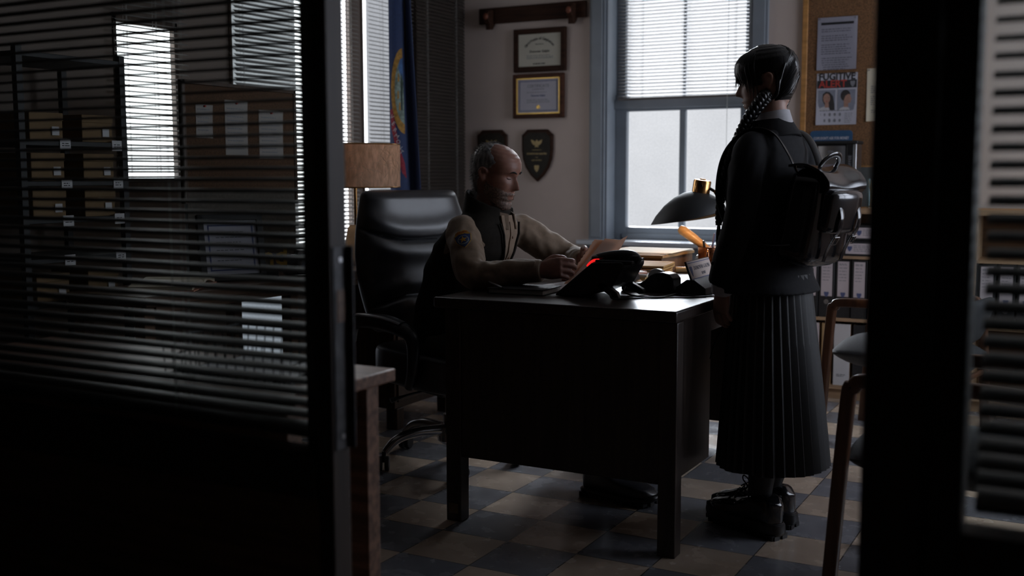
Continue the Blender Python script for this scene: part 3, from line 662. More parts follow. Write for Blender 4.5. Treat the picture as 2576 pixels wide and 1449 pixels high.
for i in range(9):
    y = Y0 + (Y1 - Y0) * i / 8; wire([(X0, y, H_), (X0 + .006, y, .004), (X1 - .006, y, .004), (X1, y, H_)])
obj('wires', b, 'black', wb)
pl = thing('paper_stack', 'loose pale papers lying inside the wire letter basket', 'papers', (-1.66, 1.87, .742))
for i in range(5): obj('sheet', MB().obox((.004 * i - .01, .003 * (i % 2), .0016 * i), (.27, .205, .0010), Matrix.Rotation(.02 * (i - 2), 3, 'Z')), 'cream' if i % 2 else 'paper', pl)

# ================================================================== ON THE DESK
# telephone: wedge base on a bent stand, handset cradled on the high side
ph = thing('desk_phone', 'black desk phone with a lit red lamp, propped on a slanted stand', 'telephone', (-1.52, 3.39, DZ))
def Pm(mb): return wl(ph, mb.xf(Matrix.Translation((.045, 0, .002))))
bp_ = [(-1.664, .770), (-1.661, .778), (-1.530, .886), (-1.505, .889), (-1.425, .893), (-1.414, .884), (-1.417, .872), (-1.452, .812), (-1.52, .782), (-1.60, .770)]
obj('base', Pm(MB().prism(bp_, (0, 3.30, 0), (1, 0, 0), (0, 0, 1), (0, .19, 0))), 'black', ph, .005, 3)
U_ = Vector((.131, 0, .108)).normalized(); V_ = Vector((0, 1, 0)); N_ = U_.cross(V_)
kp = MB()
for r in range(4):
    for c in range(3): kp.prism([(.03 + .023 * r, .075 + .024 * c), (.045 + .023 * r, .075 + .024 * c), (.045 + .023 * r, .092 + .024 * c), (.03 + .023 * r, .092 + .024 * c)], (-1.661, 3.30, .778), U_, V_, N_ * .004)
obj('keypad', Pm(kp), 'fabricgrey', ph)
obj('screen', Pm(MB().box(-1.50, -1.41, 3.40, 3.47, .890, .8955)), mat('grey_lcd', (0.06, 0.07, 0.065), 0.15, noise_scale=30, noise_amt=0.1), ph)
hs = MB().tube([(-1.545, 3.345, .884), (-1.520, 3.345, .896), (-1.46, 3.345, .911), (-1.405, 3.345, .908), (-1.378, 3.345, .892)], [.013, .019, .0165, .021, .015], 16, sub=6)
hs.lathe([(.018, 0), (.023, .006), (.022, .018), (.012, .024)], 20, (-1.525, 3.345, .886)); hs.lathe([(.018, 0), (.024, .006), (.022, .018), (.014, .024)], 20, (-1.397, 3.345, .893))
obj('handset', Pm(hs), 'black', ph)
obj('cradle', Pm(MB().box(-1.52, -1.385, 3.305, 3.385, .882, .897)), 'black', ph, .005)
obj('message_lamp', Pm(MB().tube([(-1.553, 3.322, .873), (-1.543, 3.318, .883), (-1.528, 3.316, .893), (-1.508, 3.314, .895)], .0048, 8, sub=4)), 'red_glow', ph)
stn = MB()
for y in (3.300, 3.465):
    stn.prism([(-1.512, .815), (-1.488, .828), (-1.412, .788), (-1.405, .772), (-1.425, .770)] if y > 3.4 else [(-1.515, .812), (-1.490, .826), (-1.438, .790), (-1.430, .770), (-1.450, .770)], (0, y, 0), (1, 0, 0), (0, 0, 1), (0, .025, 0))
stn.prism([(-1.512, .815), (-1.488, .828), (-1.474, .818), (-1.497, .803)], (0, 3.31, 0), (1, 0, 0), (0, 0, 1), (0, .17, 0))
obj('stand', Pm(stn), 'black', ph, .003)
# flexes
def flex(label, pts, r=.0028):
    z = min(p[2] for p in pts)
    t = thing('phone_flex', label, 'cable', pts[0])
    obj('flex', wl(t, MB().tube(pts, r, 8, sub=8)), 'blackmatte', t)
c_ = .0035
flex('black flex curling from the phone stand behind the tape dispenser to the name block', [(-1.42, 3.44, DZ + .03), (-1.40, 3.385, DZ + c_ + .012), (-1.36, 3.40, DZ + c_), (-1.285, 3.40, DZ + c_), (-1.27, 3.47, DZ + c_), (-1.262, 3.565, DZ + c_), (-1.235, 3.505, DZ + c_), (-1.165, 3.495, DZ + c_), (-1.118, 3.528, DZ + c_), (-1.101, 3.535, DZ - .004), (-1.098, 3.536, DZ - .04), (-1.104, 3.52, DZ - .11), (-1.118, 3.50, DZ - .14)])
flex('black flex running along the desk edge and hanging over its front corner', [(-1.43, 3.34, DZ + .03), (-1.40, 3.275, DZ + c_ + .004), (-1.36, 3.31, DZ + c_), (-1.27, 3.405, DZ + c_), (-1.20, 3.435, DZ + c_), (-1.135, 3.515, DZ + c_), (-1.1, 3.545, DZ + .001), (-1.094, 3.552, DZ - .03), (-1.096, 3.545, DZ - .09), (-1.110, 3.525, DZ - .135), (-1.117, 3.49, DZ - .15), (-1.122, 3.46, DZ - .20)])
# tape dispenser
td = thing('tape_dispenser', 'black weighted tape dispenser with a white roll, next to the phone', 'tape dispenser', (-1.385, 3.60, DZ), math.radians(-6))
pr = [(-.104, 0), (.086, 0), (.098, .010), (.097, .050), (.082, .066), (.055, .071), (.028, .069), (.008, .060), (-.014, .040), (-.030, .030), (-.048, .027), (-.062, .036), (-.072, .066), (-.080, .072), (-.100, .066), (-.107, .03)]
obj('body', MB().prism(pr, (0, -.033, 0), (1, 0, 0), (0, 0, 1), (0, .066, 0)), 'black', td, .004, 3)
rl = obj('tape_roll', MB().lathe([(.014, -.009), (.034, -.009), (.034, .009), (.014, .009)], 36, (.022, 0, .047), Matrix.Rotation(PI / 2, 3, 'X')), mat('white_tape', (0.6, 0.6, 0.58), 0.35, noise_scale=30, noise_amt=0.05), td)
obj('tape_end', MB().slab(lambda u, v: (.010 - .088 * u, -.009 + .018 * v, .080 - .007 * u - .008 * math.sin(PI * u)), 8, 1, .0004), mat('clear_tape', (0.55, 0.55, 0.52), 0.25, noise_scale=30, noise_amt=0.05), rl)
obj('cutter', MB().box(-.104, -.098, -.012, .012, .06, .076), 'steel', td)
# name block
nb = thing('name_plate', 'white lettered desk name plate standing in a black wedge holder', 'name plate', (-1.226, 3.665, DZ), math.radians(2))
obj('holder', MB().prism([(-.052, 0), (.052, 0), (.052, .024), (.012, .052), (-.014, .052), (-.052, .026)], (0, -.125, 0), (1, 0, 0), (0, 0, 1), (0, .27, 0)), mat('dark_grey_block', (0.030, 0.029, 0.031), 0.5, noise_scale=30, noise_amt=0.15), nb, .002)
ta = math.radians(20); Un = Vector((0, 1, 0)); Vn = Vector((-math.sin(ta), 0, math.cos(ta))); Nn = Un.cross(Vn)
pl_o = Vector((.006, 0, .046))
obj('plate', MB().prism([(-.125, 0), (.145, 0), (.145, .072), (-.125, .072)], pl_o, Un, Vn, -Nn * .006), 'black', nb)
fc = obj('plate_face', MB().prism([(-.121, .002), (.143, .002), (.143, .070), (-.121, .070)], pl_o + Nn * .0002, Un, Vn, Nn * .0006), mat('ivory_plate', (0.56, 0.47, 0.43), 0.6, noise_scale=30, noise_amt=0.05), nb)
obj('ruled_line', MB().prism([(-.121, .006), (.143, .006), (.143, .0085), (-.121, .0085)], pl_o + Nn * .0008, Un, Vn, Nn * .0004).prism([(-.121, .0625), (.143, .0625), (.143, .065), (-.121, .065)], pl_o + Nn * .0008, Un, Vn, Nn * .0004), 'blueink', fc)
shield = [(-.5, .42), (-.2, .5), (0, .42), (.2, .5), (.5, .42), (.42, -.1), (.2, -.42), (0, -.6), (-.2, -.42), (-.42, -.1)]
obj('crest', MB().prism([(-.098 + p[0] * .026, .036 + p[1] * .034) for p in shield], pl_o + Nn * .0008, Un, Vn, Nn * .0005), 'blueink', fc)
writing('lettering', 'DONOVAN GALPIN', .021, 'greyink', fc, pl_o + Un * .03 + Vn * .043 + Nn * .0008, Un, Vn)
writing('lettering', 'SHERIFF', .014, 'greyink', fc, pl_o + Un * .03 + Vn * .021 + Nn * .0008, Un, Vn)
# notebook with pen
nk = thing('notebook', 'thin black notebook lying closed at the near edge of the desk', 'notebook', (-1.765, 3.36, DZ), math.radians(4))
obj('cover', MB().box(-.105, .105, -.085, .085, 0, .003).box(-.105, .105, -.085, .085, .017, .020).box(-.107, -.102, -.085, .085, 0, .020), 'blackmatte', nk, .001)
obj('page_block', MB().box(-.101, .101, -.082, .082, .003, .017), mat('page_edges', (0.42, 0.40, 0.36), 0.8, noise_scale=200, noise_amt=0.3, stretch=(.1, .1, 6)), nk)
pn = thing('ballpoint_pen', 'silver pen lying across the black notebook spine', 'pen', (-1.85, 3.30, DZ + .024), rot=(0, math.radians(6), math.radians(-35)))
obj('barrel', MB().tube([(-.05, 0, .004), (.055, 0, .004)], .0042, 12), 'steel', pn); obj('tip', MB().tube([(.055, 0, .004), (.07, 0, .004)], [.0042, .001], 12), 'black', pn)
obj('clip', MB().box(-.048, -.012, -.001, .001, .0085, .0095), 'chrome', pn)
# case file on the desk under the hands
cf = thing('case_folder', 'open salmon case folder lying on the desk under the hands', 'folder', (-1.69, 3.60, DZ), math.radians(-8))
obj('folder_back', MB().slab(lambda u, v: ((u - .5) * .25, (v - .5) * .32, .0015 + .004 * u ** 4), 8, 2, .001), 'pinkfolder', cf)
obj('loose_sheets', MB().slab(lambda u, v: ((u - .5) * .22, (v - .5) * .28, .0045 + .012 * max(0, u - .6) ** 2 * 6), 12, 2, .002), 'paper', cf)
# deep archival box on the far end
fb = thing('document_box', 'flat brown document box on the far end of the desk', 'box', (-1.755, 4.49, DZ), math.radians(-1))
obj('box_body', MB().box(-.155, .155, -.21, .16, 0, .066), mat('dark_brown_board', (0.17, 0.10, 0.06), 0.6, noise_scale=30, noise_amt=0.25), fb, .002)
obj('lid', MB().box(-.162, .162, -.217, .167, .062, .074), 'card', fb, .002)
for i in range(4): obj('loose_paper', MB().obox((.02 * (i % 2) - .008, .01 * i - .02, .0755 + .0013 * i), (.30, .33, .0008), Matrix.Rotation(.035 * (i - 1), 3, 'Z')), 'cream' if i % 2 else 'manila', fb)
# envelopes and folder
ev_z = DZ
for i in range(5):
    e = thing('manila_envelope', 'manila envelope, %s in the bundle in front of the document box' % ('lowest', 'second from bottom', 'middle one', 'second from top', 'topmost')[i], 'envelope', (-1.592 + .004 * (i % 3), 4.10 + .006 * (i % 2), ev_z), math.radians(14 + 3 * (i % 3) - 2 * i), 'bundle of manila envelopes')
    obj('envelope', MB().slab(lambda u, v: ((u - .5) * .16, (v - .5) * .23, .0045 + .0022 * math.sin(PI * u) * math.sin(PI * v)), 8, 8, .0075), 'manila', e, .001)
    obj('flap', MB().prism([(-.078, .112), (.078, .112), (.02, .05), (-.02, .05)], (0, 0, .0092), (1, 0, 0), (0, 1, 0), (0, 0, .0012)), 'manila', e)
    ev_z += .0115
pf = thing('salmon_folder', 'salmon folder with a white label, on top of papers before the document box', 'folder', (-1.64, 3.98, DZ + .028), math.radians(26), None, rot=(math.radians(3), math.radians(-3), math.radians(26)))
obj('folder', MB().slab(lambda u, v: ((u - .5) * .15, (v - .5) * .22, .004 + .002 * math.sin(PI * v)), 6, 6, .006), 'pinkfolder', pf)
lb = obj('label', MB().box(.02, .062, -.085, -.035, .0075, .0092), 'paper', pf); obj('print', lines_mb(.024, .058, [-.045, -.053, -.061, -.07], .0025, (0, 0, .0092), (1, 0, 0), (0, 1, 0), (0, 0, 1), 4), 'greyink', lb)
for i in range(3):
    p = thing('folded_report', ('cream report at the bottom of the papers behind the phone', 'thick brown report in the middle of the papers behind the phone', 'thin cream report under the salmon folder')[i], 'papers', (-1.645 + .01 * i, 3.96 + .012 * i, DZ + .0095 * i), math.radians(20 - 4 * i))
    obj('pages', MB().box(-.085, .085, -.115, .115, 0, .0085), ('cream', 'manila', 'cream')[i], p, .0015)
    obj('cover', MB().box(-.086, .086, -.116, .116, .0084, .0093), ('manila', 'card', 'paper')[i], p)
# copper mug with pens and wooden handles
mg = thing('copper_mug', 'hammered copper mug full of pens near the far desk corner', 'mug', (-1.487, 4.54, DZ), math.radians(-75))
obj('mug_body', MB().lathe([(.036, 0), (.040, .004), (.046, .055), (.047, .098), (.049, .10), (.045, .10), (.043, .055), (.036, .008), (.001, .008)], 40), 'copper', mg)
obj('handle', MB().tube([(.044, 0, .085), (.066, 0, .086), (.077, 0, .068), (.076, 0, .04), (.062, 0, .022), (.043, 0, .024)], .006, 12, sub=6), 'copper', mg)
bt = thing('wooden_baton', 'pale turned wooden baton leaning out of the copper mug', 'baton', (-1.482, 4.54, DZ + .015))
dv = Vector((-.150, 0.0, .100)).normalized(); o_ = Vector((.036, 0, .045))
obj('baton', MB().tube([o_ + dv * t for t in (0, .05, .10, .14, .19, .207, .214)], [.009, .012, .017, .0205, .021, .017, .004], 18, sub=5), mat('pale_turned_wood', (0.55, 0.33, 0.15), 0.35, noise_scale=30, noise_amt=0.2, stretch=(1, 1, 5)), bt)
for i, (dx, dy, l_, mm, nm) in enumerate(((.018, -.010, .150, 'blueink', 'dark blue pen standing upright in the copper mug'), (.03, .008, .135, 'steel', 'steel pen leaning over the rim of the copper mug'), (-.012, -.02, .118, 'black', 'short black pen at the window side of the copper mug'))):
    p = thing('pen', nm, 'pen', (-1.487, 4.54, DZ + .012), 0, 'pens in the copper mug')
    a = Vector((dx * .2, dy * .2, 0)); d = Vector((dx, dy, .1)).normalized()
    obj('barrel', MB().tube([a, a + d * (l_ * .72)], .0045, 10), mm, p); obj('cap', MB().tube([a + d * (l_ * .72), a + d * l_ * .98, a + d * l_], [.0052, .0052, .003], 10), mm, p)
rd = thing('wooden_rod', 'pale wooden rod lying on the desk in front of the copper mug', 'rod', (-1.475, 4.36, DZ + .0125), math.radians(20))
obj('rod', MB().tube([(-.095, 0, 0), (-.09, 0, 0), (.09, 0, 0), (.096, 0, 0)], [.006, .0125, .0125, .006], 18), mat('pale_rod_wood', (0.62, 0.42, 0.20), 0.35, noise_scale=30, noise_amt=0.2, stretch=(.4, 5, 5)), rd)
gp = thing('glass_paperweight', 'small clear domed glass paperweight between the box and the copper mug', 'paperweight', (-1.575, 4.68, DZ))
obj('dome', MB().lathe([(.018, 0), (.020, .004), (.019, .035), (.014, .05), (.001, .056)], 28), mat('frosted_pale_glass', (0.45, 0.50, 0.56), 0.25, trans=0.5, noise_scale=10, noise_amt=0.05), gp)
obj('glass_foot', MB().lathe([(.022, 0), (.022, .003), (.018, .005)], 28), 'clear', gp)

# desk lamp
dl = thing('desk_lamp', 'desk lamp with a tilted black shade and brass cap', 'lamp', (-1.222, 4.42, DZ))
hd = Vector((-.262, -.01, .335)); ax = Vector((.15, .0, 1)).normalized()
Rl = Vector((0, 0, 1)).rotation_difference(ax).to_matrix()
shp = [(.036, .002), (.06, -.006), (.09, -.024), (.118, -.05), (.14, -.082), (.152, -.112)]
prof = shp + [(r - .002, z - .001) for r, z in shp[::-1]]
sd = MB(); Rn = 56
rings = []
def _rim(r, z):
    out = []
    for k in range(Rn):
        c, s_ = math.cos(2 * PI * k / Rn), math.sin(2 * PI * k / Rn); q = max(0, (r - .036) / .116)
        rr = .036 + (r - .036) * (1 - .31 * c)
        out.append(hd + Rl @ Vector((rr * c, rr * s_, z + q * q * .055 * c - .002)))
    return out
for r, z in prof: rings.append(_rim(r, z))
sd.loft(rings, False, False)
n0 = len(rings); sd.loft([rings[-1], rings[0]], False, False)
shd = obj('lamp_shade', sd, mat('black_enamel', (0.014, 0.015, 0.017), 0.6, noise_scale=20, noise_amt=0.1), dl)
obj('brass_cap', MB().lathe([(.037, -.004), (.037, .046), (.034, .052), (.014, .054), (.012, .058), (.001, .058)], 40, hd, Rl), 'brass', dl)
obj('cap_screw', MB().cyl(hd + Rl @ Vector((.012, -.0355, .03)), hd + Rl @ Vector((.012, -.040, .03)), .005, n=12), 'black', shd)
bu = obj('bulb', MB().ell(hd + Rl @ Vector((0, 0, -.03)), (.022, .022, .03)), emit('warm_bulb', (1.0, 0.55, 0.25), 3.0), dl)
a0 = hd + Rl @ Vector((.036, 0, .022))
obj('arm', MB().tube([a0, a0 + Vector((.04, 0, -.022)), a0 + Vector((.13, 0, -.07)), Vector((-.02, 0, .26)), Vector((0, 0, .20)), Vector((0, 0, .02))], .0062, 12, sub=5), mat('bronze_arm', (0.05, 0.032, 0.02), 0.35, 0.6, noise_scale=20, noise_amt=0.2), dl)
obj('joint', MB().tube([a0 + Vector((.022, 0, -.010)), a0 + Vector((.03, 0, -.0165)), a0 + Vector((.058, 0, -.031)), a0 + Vector((.066, 0, -.035))], [.008, .0125, .0125, .008], 14), 'brass', dl)
obj('base', MB().lathe([(.082, 0), (.084, .006), (.078, .014), (.02, .022), (.012, .03)], 40), 'black', dl)
ld = bpy.data.lights.new('lamp_light', 'POINT'); ld.energy = LAMP_WATT; ld.color = (1.0, 0.58, 0.28); ld.shadow_soft_size = 0.02
lo = bpy.data.objects.new('lamp_light', ld); COL.objects.link(lo); lo.parent = dl; lo.location = hd + Rl @ Vector((0, 0, -.064))

# ================================================================== ON THE WALLS
YW = YB - .001
def framed(label, x0, x1, z0, z1, fw, dep, fm, pm, name='framed_certificate', cat='framed certificate', lip=None):
    cx, cz = (x0 + x1) / 2, (z0 + z1) / 2; hw, hh = (x1 - x0) / 2, (z1 - z0) / 2
    t = thing(name, label, cat, (cx, YW, cz))
    b = MB()
    for a in ((-hw, -hw + fw, -hh, hh), (hw - fw, hw, -hh, hh), (-hw + fw, hw - fw, -hh, -hh + fw), (-hw + fw, hw - fw, hh - fw, hh)): b.box(a[0], a[1], -dep, 0, a[2], a[3])
    obj('frame', b, fm, t, .004)
    if lip:
        b = MB(); q = fw + .007
        for a in ((-hw + fw, -hw + q, -hh + fw, hh - fw), (hw - q, hw - fw, -hh + fw, hh - fw), (-hw + q, hw - q, -hh + fw, -hh + q), (-hw + q, hw - q, hh - q, hh - fw)): b.box(a[0], a[1], -dep + .004, -.004, a[2], a[3])
        obj('gilt_lip', b, lip, t)
    pp = obj('certificate', MB().box(-hw + fw, hw - fw, -dep + .010, -.004, -hh + fw, hh - fw), pm, t)
    return t, pp, hw - fw, hh - fw, -dep + .0098
M['framewood'] = wood('dark_mahogany_frame', (0.040, 0.017, 0.010), 0.4, 0.65, 'x', spec=0.15)
M['frameredwood'] = wood('red_brown_frame', (0.08, 0.030, 0.016), 0.4, 0.6, 'x', spec=0.2)
EX, EZ, EN = Vector((1, 0, 0)), Vector((0, 0, 1)), Vector((0, -1, 0))
t, pp, w_, h_, y_ = framed('upper framed certificate lettered Certificate of Completion in a dark wooden frame', -3.271, -2.913, 1.812, 2.075, .033, .03, 'framewood', 'greycream')
txt = 'Certificate of Completion'
for i, ch in enumerate(txt):
    if ch == ' ': continue
    a = (i - (len(txt) - 1) / 2) * .072
    U = (EX * math.cos(a * .55) - EZ * math.sin(a * .55))
    writing('letter', ch, .024, 'ink', pp, (math.sin(a) * .125, y_, -.055 + math.cos(a) * .125), U, (EZ * math.cos(a * .55) + EX * math.sin(a * .55)), bold=.0004)
writing('lettering', 'Donovan Galpin', .021, 'ink', pp, (0, y_, -.008), EX, EZ, bold=.0004)
writing('lettering', 'Awarded to', .012, 'ink', pp, (0, y_, .036), EX, EZ)
obj('small_print', lines_mb(-.09, .10, [-.032, -.042, -.050], .0035, (0, y_, 0), EX, EZ, EN, 5), 'greyink', pp)
obj('signature_line', lines_mb(-.045, .05, [-.083], .007, (0, y_, 0), EX, EZ, EN, 9), 'ink', pp)
t, pp, w_, h_, y_ = framed('lower framed certificate with a pale blue border and a gold seal', -3.276, -2.926, 1.529, 1.800, .026, .03, 'frameredwood', 'paperblue', lip='gold')
b = MB()
for d, th in ((.016, .003), (.021, .0012)):
    X, Z = w_ - d, h_ - d
    for a in ((-X, -X + th, -Z, Z), (X - th, X, -Z, Z), (-X, X, -Z, -Z + th), (-X, X, Z - th, Z)): b.box(a[0], a[1], y_ - .0008, y_, a[2], a[3])
obj('printed_border', b, 'blueink', pp)
writing('lettering', 'CERTIFICATE', .026, 'greyink', pp, (0, y_, .060), EX, EZ)
writing('lettering', 'OF APPRECIATION', .010, 'greyink', pp, (0, y_, .041), EX, EZ)
writing('lettering', 'Donovan Galpin', .015, 'blueink', pp, (0, y_, .002), EX, EZ, bold=.0003)
obj('small_print', lines_mb(-.08, .09, [.022, -.022, -.031, -.040], .003, (0, y_, 0), EX, EZ, EN, 6), 'greyink', pp)
obj('gold_seal', MB().lathe([(.013, 0), (.012, .0015), (.001, .002)], 20, (0, y_, -.068), Matrix.Rotation(PI / 2, 3, 'X')), 'gold', pp)

def shield_poly(w, h, n=10):
    P = [(-.72, .5), (-.5, .44), (-.3, .5), (.3, .5), (.5, .44), (.72, .5)]
    top = [(-w * .33, h * .5), (w * .33, h * .5), (w * .42, h * .44), (w * .5, h * .40)]
    side = [(w * .5, h * .12), (w * .47, -.06 * h), (w * .38, -h * .22), (w * .22, -h * .37), (0, -h * .5)]
    r = top + side; l = [(-x, z) for x, z in r[::-1][1:-2]]
    return r + l
def plaque(label, cx, cz, w_, h_):
    t = thing('shield_plaque', label, 'plaque', (cx, YW, cz))
    bd = obj('shield', MB().prism(shield_poly(w_, h_), (0, 0, 0), EX, EZ, EN * .022), 'framewood', t, .006, 3)
    pl_ = obj('metal_face', MB().prism(shield_poly(w_ * .86, h_ * .88), (0, -.0222, 0), EX, EZ, EN * .002), mat('black_brass_face', (0.022, 0.018, 0.013), 0.55, 0.0, 0.2, noise_scale=20, noise_amt=0.2), t)
    return t, pl_
M['dullgold'] = mat('dull_gold_lettering', (0.30, 0.22, 0.09), 0.45, 0.3, noise_scale=40, noise_amt=0.2)
t, pf_ = plaque('dark shield plaque with a gold eagle, right of the seated man', -3.109, 1.297, .215, .325)
eag = [(-.05, .028), (-.03, .022), (-.012, .012), (-.004, .024), (.004, .027), (.009, .020), (.012, .012), (.03, .022), (.05, .028), (.042, .004), (.026, -.010), (.012, -.012), (.016, -.026), (0, -.022), (-.016, -.026), (-.012, -.012), (-.026, -.010), (-.042, .004)]
obj('eagle', MB().prism([(x * .8, z * .9 + .075) for x, z in eag], (0, -.0242, 0), EX, EZ, EN * .0012), 'dullgold', pf_)
writing('lettering', 'AWARDED TO', .010, 'dullgold', pf_, (0, -.0242, .035), EX, EZ)
writing('lettering', 'DONOVAN GALPIN', .0155, 'dullgold', pf_, (0, -.0242, .012), EX, EZ, bold=.0004)
writing('lettering', 'FOR', .009, 'dullgold', pf_, (0, -.0242, -.010), EX, EZ)
writing('lettering', 'LIFE SAVING', .013, 'dullgold', pf_, (0, -.0242, -.028), EX, EZ)
obj('crest', MB().prism([(x * .034, z * .04 - .078) for x, z in shield], (0, -.0242, 0), EX, EZ, EN * .0012), 'dullgold', pf_)
t, pf_ = plaque('dark shield plaque partly hidden behind the seated man\'s head', -3.432, 1.300, .215, .325)
obj('eagle', MB().prism([(x * .8, z * .9 + .075) for x, z in eag], (0, -.0242, 0), EX, EZ, EN * .0012), 'dullgold', pf_)

rk = thing('rifle_rack', 'dark wooden wall rack with two pegs above the certificates', 'wall rack', (-3.15, YW, 2.16))
obj('back_board', MB().box(-.37, .37, -.025, 0, -.038, .06), 'framewood', rk, .004)
for x in (-.283, .287):
    bk_ = obj('bracket', MB().prism([(0, -.045), (-.03, -.075), (-.06, -.078), (-.06, -.042), (-.09, -.02), (-.09, .02), (-.06, .045), (0, .045)], (x - .018, 0, 0), (0, 1, 0), (0, 0, 1), (.036, 0, 0)), 'framewood', rk, .004)
    obj('peg', MB().ell((x, -.088, .0), (.017, .012, .02)), mat('red_brown_knob', (0.17, 0.05, 0.025), 0.4, noise_scale=20, noise_amt=0.2), bk_)

# cork board and what hangs on it
ck = thing('cork_board', 'large framed cork board on the back wall above the bookcase', 'cork board', (-.72, YB, 1.75))
obj('cork_panel', MB().box(-.74, .12, -.016, -.002, -.53, .62), 'cork', ck)
b = MB()
for a in ((-.765, -.735, -.555, .645), (.115, .145, -.555, .645), (-.735, .115, -.555, -.525), (-.735, .115, .615, .645)): b.box(a[0], a[1], -.024, -.002, a[2], a[3])
obj('frame', b, 'orangewood', ck, .003)
YC = YB - .017
def sheet(label, x0, x1, z0, z1, m, name='notice', cat='notice', rot=0.0):
    t = thing(name, label, cat, ((x0 + x1) / 2, YC, (z0 + z1) / 2), rot=(0, rot, 0)); hw, hh = (x1 - x0) / 2, (z1 - z0) / 2
    p = obj('sheet', MB().slab(lambda u, v: ((2 * u - 1) * hw, -.0015 - .006 * (abs(2 * u - 1) ** 4) * (1 - v) ** 2, (2 * v - 1) * hh), 8, 8, .0005), m, t)
    for x in (-hw * .9, hw * .9): obj('pin', MB().cyl((x, 0, hh * .94), (x, -.008, hh * .94), .0035, n=10), 'steel', t)
    return t, p, hw, hh
t, p, hw, hh = sheet('densely printed lilac-white notice in a clear sleeve at the top of the cork board', -1.402, -1.193, 1.741, 2.020, 'paperblue')
obj('headline', MB().box(-hw * .82, hw * .82, -.0034, -.0026, hh * .72, hh * .81), 'ink', p)
obj('print', lines_mb(-hw * .8, hw * .8, [hh * .55 - .0118 * i for i in range(19) if i not in (2, 6, 12)], .0042, (0, -.0026, 0), EX, EZ, EN, 21), 'greyink', p)
obj('sleeve', MB().box(-hw - .003, hw + .003, -.0085, -.0082, -hh - .004, hh + .004), thin_glass('clear_sleeve', (0.95, 0.95, 0.96), 0.15), t)
t, p, hw, hh = sheet('FUGITIVE ALERT poster with two mugshots on the cork board', -1.399, -1.184, 1.447, 1.723, 'paperblue', 'fugitive_poster', 'poster')
yp = -.0028
writing('lettering', 'FUGITIVE', .052, 'ink', p, (0, yp, hh - .020), EX, EZ, bold=.0012, squash=.90)
obj('banner', MB().box(-hw * .97, hw * .97, yp - .0006, yp, hh - .080, hh - .038), 'ink', p)
writing('lettering', 'ALERT', .054, 'redink', p, (-.022, yp - .0007, hh - .059), EX, EZ, bold=.0012, squash=.95)
obj('crest', MB().prism([(.083 + a * .026, hh - .059 + c * .03) for a, c in shield], (0, yp - .0007, 0), EX, EZ, EN * .0005), 'greyink', p)
M['skinprint'] = mat('printed_skin', (0.36, 0.20, 0.15), 0.8, noise_scale=40, noise_amt=0.15)
M['hairprint'] = mat('printed_dark_hair', (0.035, 0.03, 0.03), 0.8, noise_scale=40, noise_amt=0.2)
M['photobg'] = mat('printed_grey_blue', (0.22, 0.23, 0.28), 0.8, noise_scale=30, noise_amt=0.1)
M['shirtprint'] = mat('printed_pale_shirt', (0.50, 0.48, 0.50), 0.8, noise_scale=40, noise_amt=0.1)
def disc(cx, cz, rx, rz, y, n=24, sk=0.0): return [(cx + rx * math.cos(2 * PI * k / n) + sk * math.sin(2 * PI * k / n), cz + rz * math.sin(2 * PI * k / n)) for k in range(n)]
for side in (-1, 1):
    cx = side * .053; cz = hh - .143
    ph_ = obj('mugshot', MB().box(cx - .046, cx + .046, yp - .0006, yp, cz - .055, cz + .054), 'photobg', p)
    def flat(nm, poly, m, d): obj(nm, MB().prism(poly, (0, yp - .0006 - d, 0), EX, EZ, EN * .0004), m, ph_)
    if side < 0:
        flat('hair', [(cx - .022, cz + .0), (cx - .020, cz + .032), (cx - .004, cz + .046), (cx + .016, cz + .042), (cx + .034, cz + .02), (cx + .042, cz - .02), (cx + .044, cz - .055), (cx + .005, cz - .055)], 'hairprint', .0002)
        flat('shirt', [(cx - .044, cz - .055), (cx - .03, cz - .04), (cx - .008, cz - .034), (cx + .012, cz - .036), (cx + .02, cz - .055)], 'shirtprint', .0004)
        flat('neck', [(cx - .008, cz - .04), (cx - .008, cz - .012), (cx + .012, cz - .012), (cx + .014, cz - .04)], 'skinprint', .0006)
        flat('face', disc(cx + .001, cz + .008, .0185, .027, 0), 'skinprint', .0008)
        for ex in (-.008, .010): flat('eye', disc(cx + ex, cz + .013, .0032, .0014, 0, 10), 'hairprint', .0012)
        flat('mouth', disc(cx + .001, cz - .007, .006, .0016, 0, 10), 'redink', .0012)
    else:
        flat('profile_hair', disc(cx - .006, cz + .022, .026, .030, 0), 'hairprint', .0002)  # dark hair printed around the profile head
        flat('shirt', [(cx - .040, cz - .055), (cx - .03, cz - .043), (cx - .006, cz - .036), (cx + .014, cz - .043), (cx + .02, cz - .055)], 'shirtprint', .0004)
        flat('face', [(cx - .012, cz - .04), (cx - .014, cz - .004), (cx - .006, cz + .020), (cx + .010, cz + .030), (cx + .020, cz + .026), (cx + .022, cz + .012), (cx + .029, cz + .002), (cx + .023, cz - .002), (cx + .022, cz - .016), (cx + .010, cz - .020), (cx + .010, cz - .04)], 'skinprint', .0006)
        flat('ear', disc(cx - .006, cz + .006, .004, .007, 0, 12), 'skinprint', .001)
obj('small_print', lines_mb(-hw * .9, hw * .9, [-.062], .004, (0, yp, 0), EX, EZ, EN, 8), 'greyink', p)
obj('small_print', lines_mb(.045, hw * .92, [-.078 - .0095 * i for i in range(6)], .0028, (0, yp, 0), EX, EZ, EN, 12), 'greyink', p)
fp_ = MB(); rnd = random.Random(2)
for r in range(2):
    for c in range(5): fp_.prism(disc(-.088 + .027 * c, -.083 - .032 * r, .0062 * rnd.uniform(.7, 1.1), .0095 * rnd.uniform(.8, 1.1), 0, 14), (0, yp, 0), EX, EZ, EN * .0005)
obj('fingerprints', fp_, 'greyink', p)
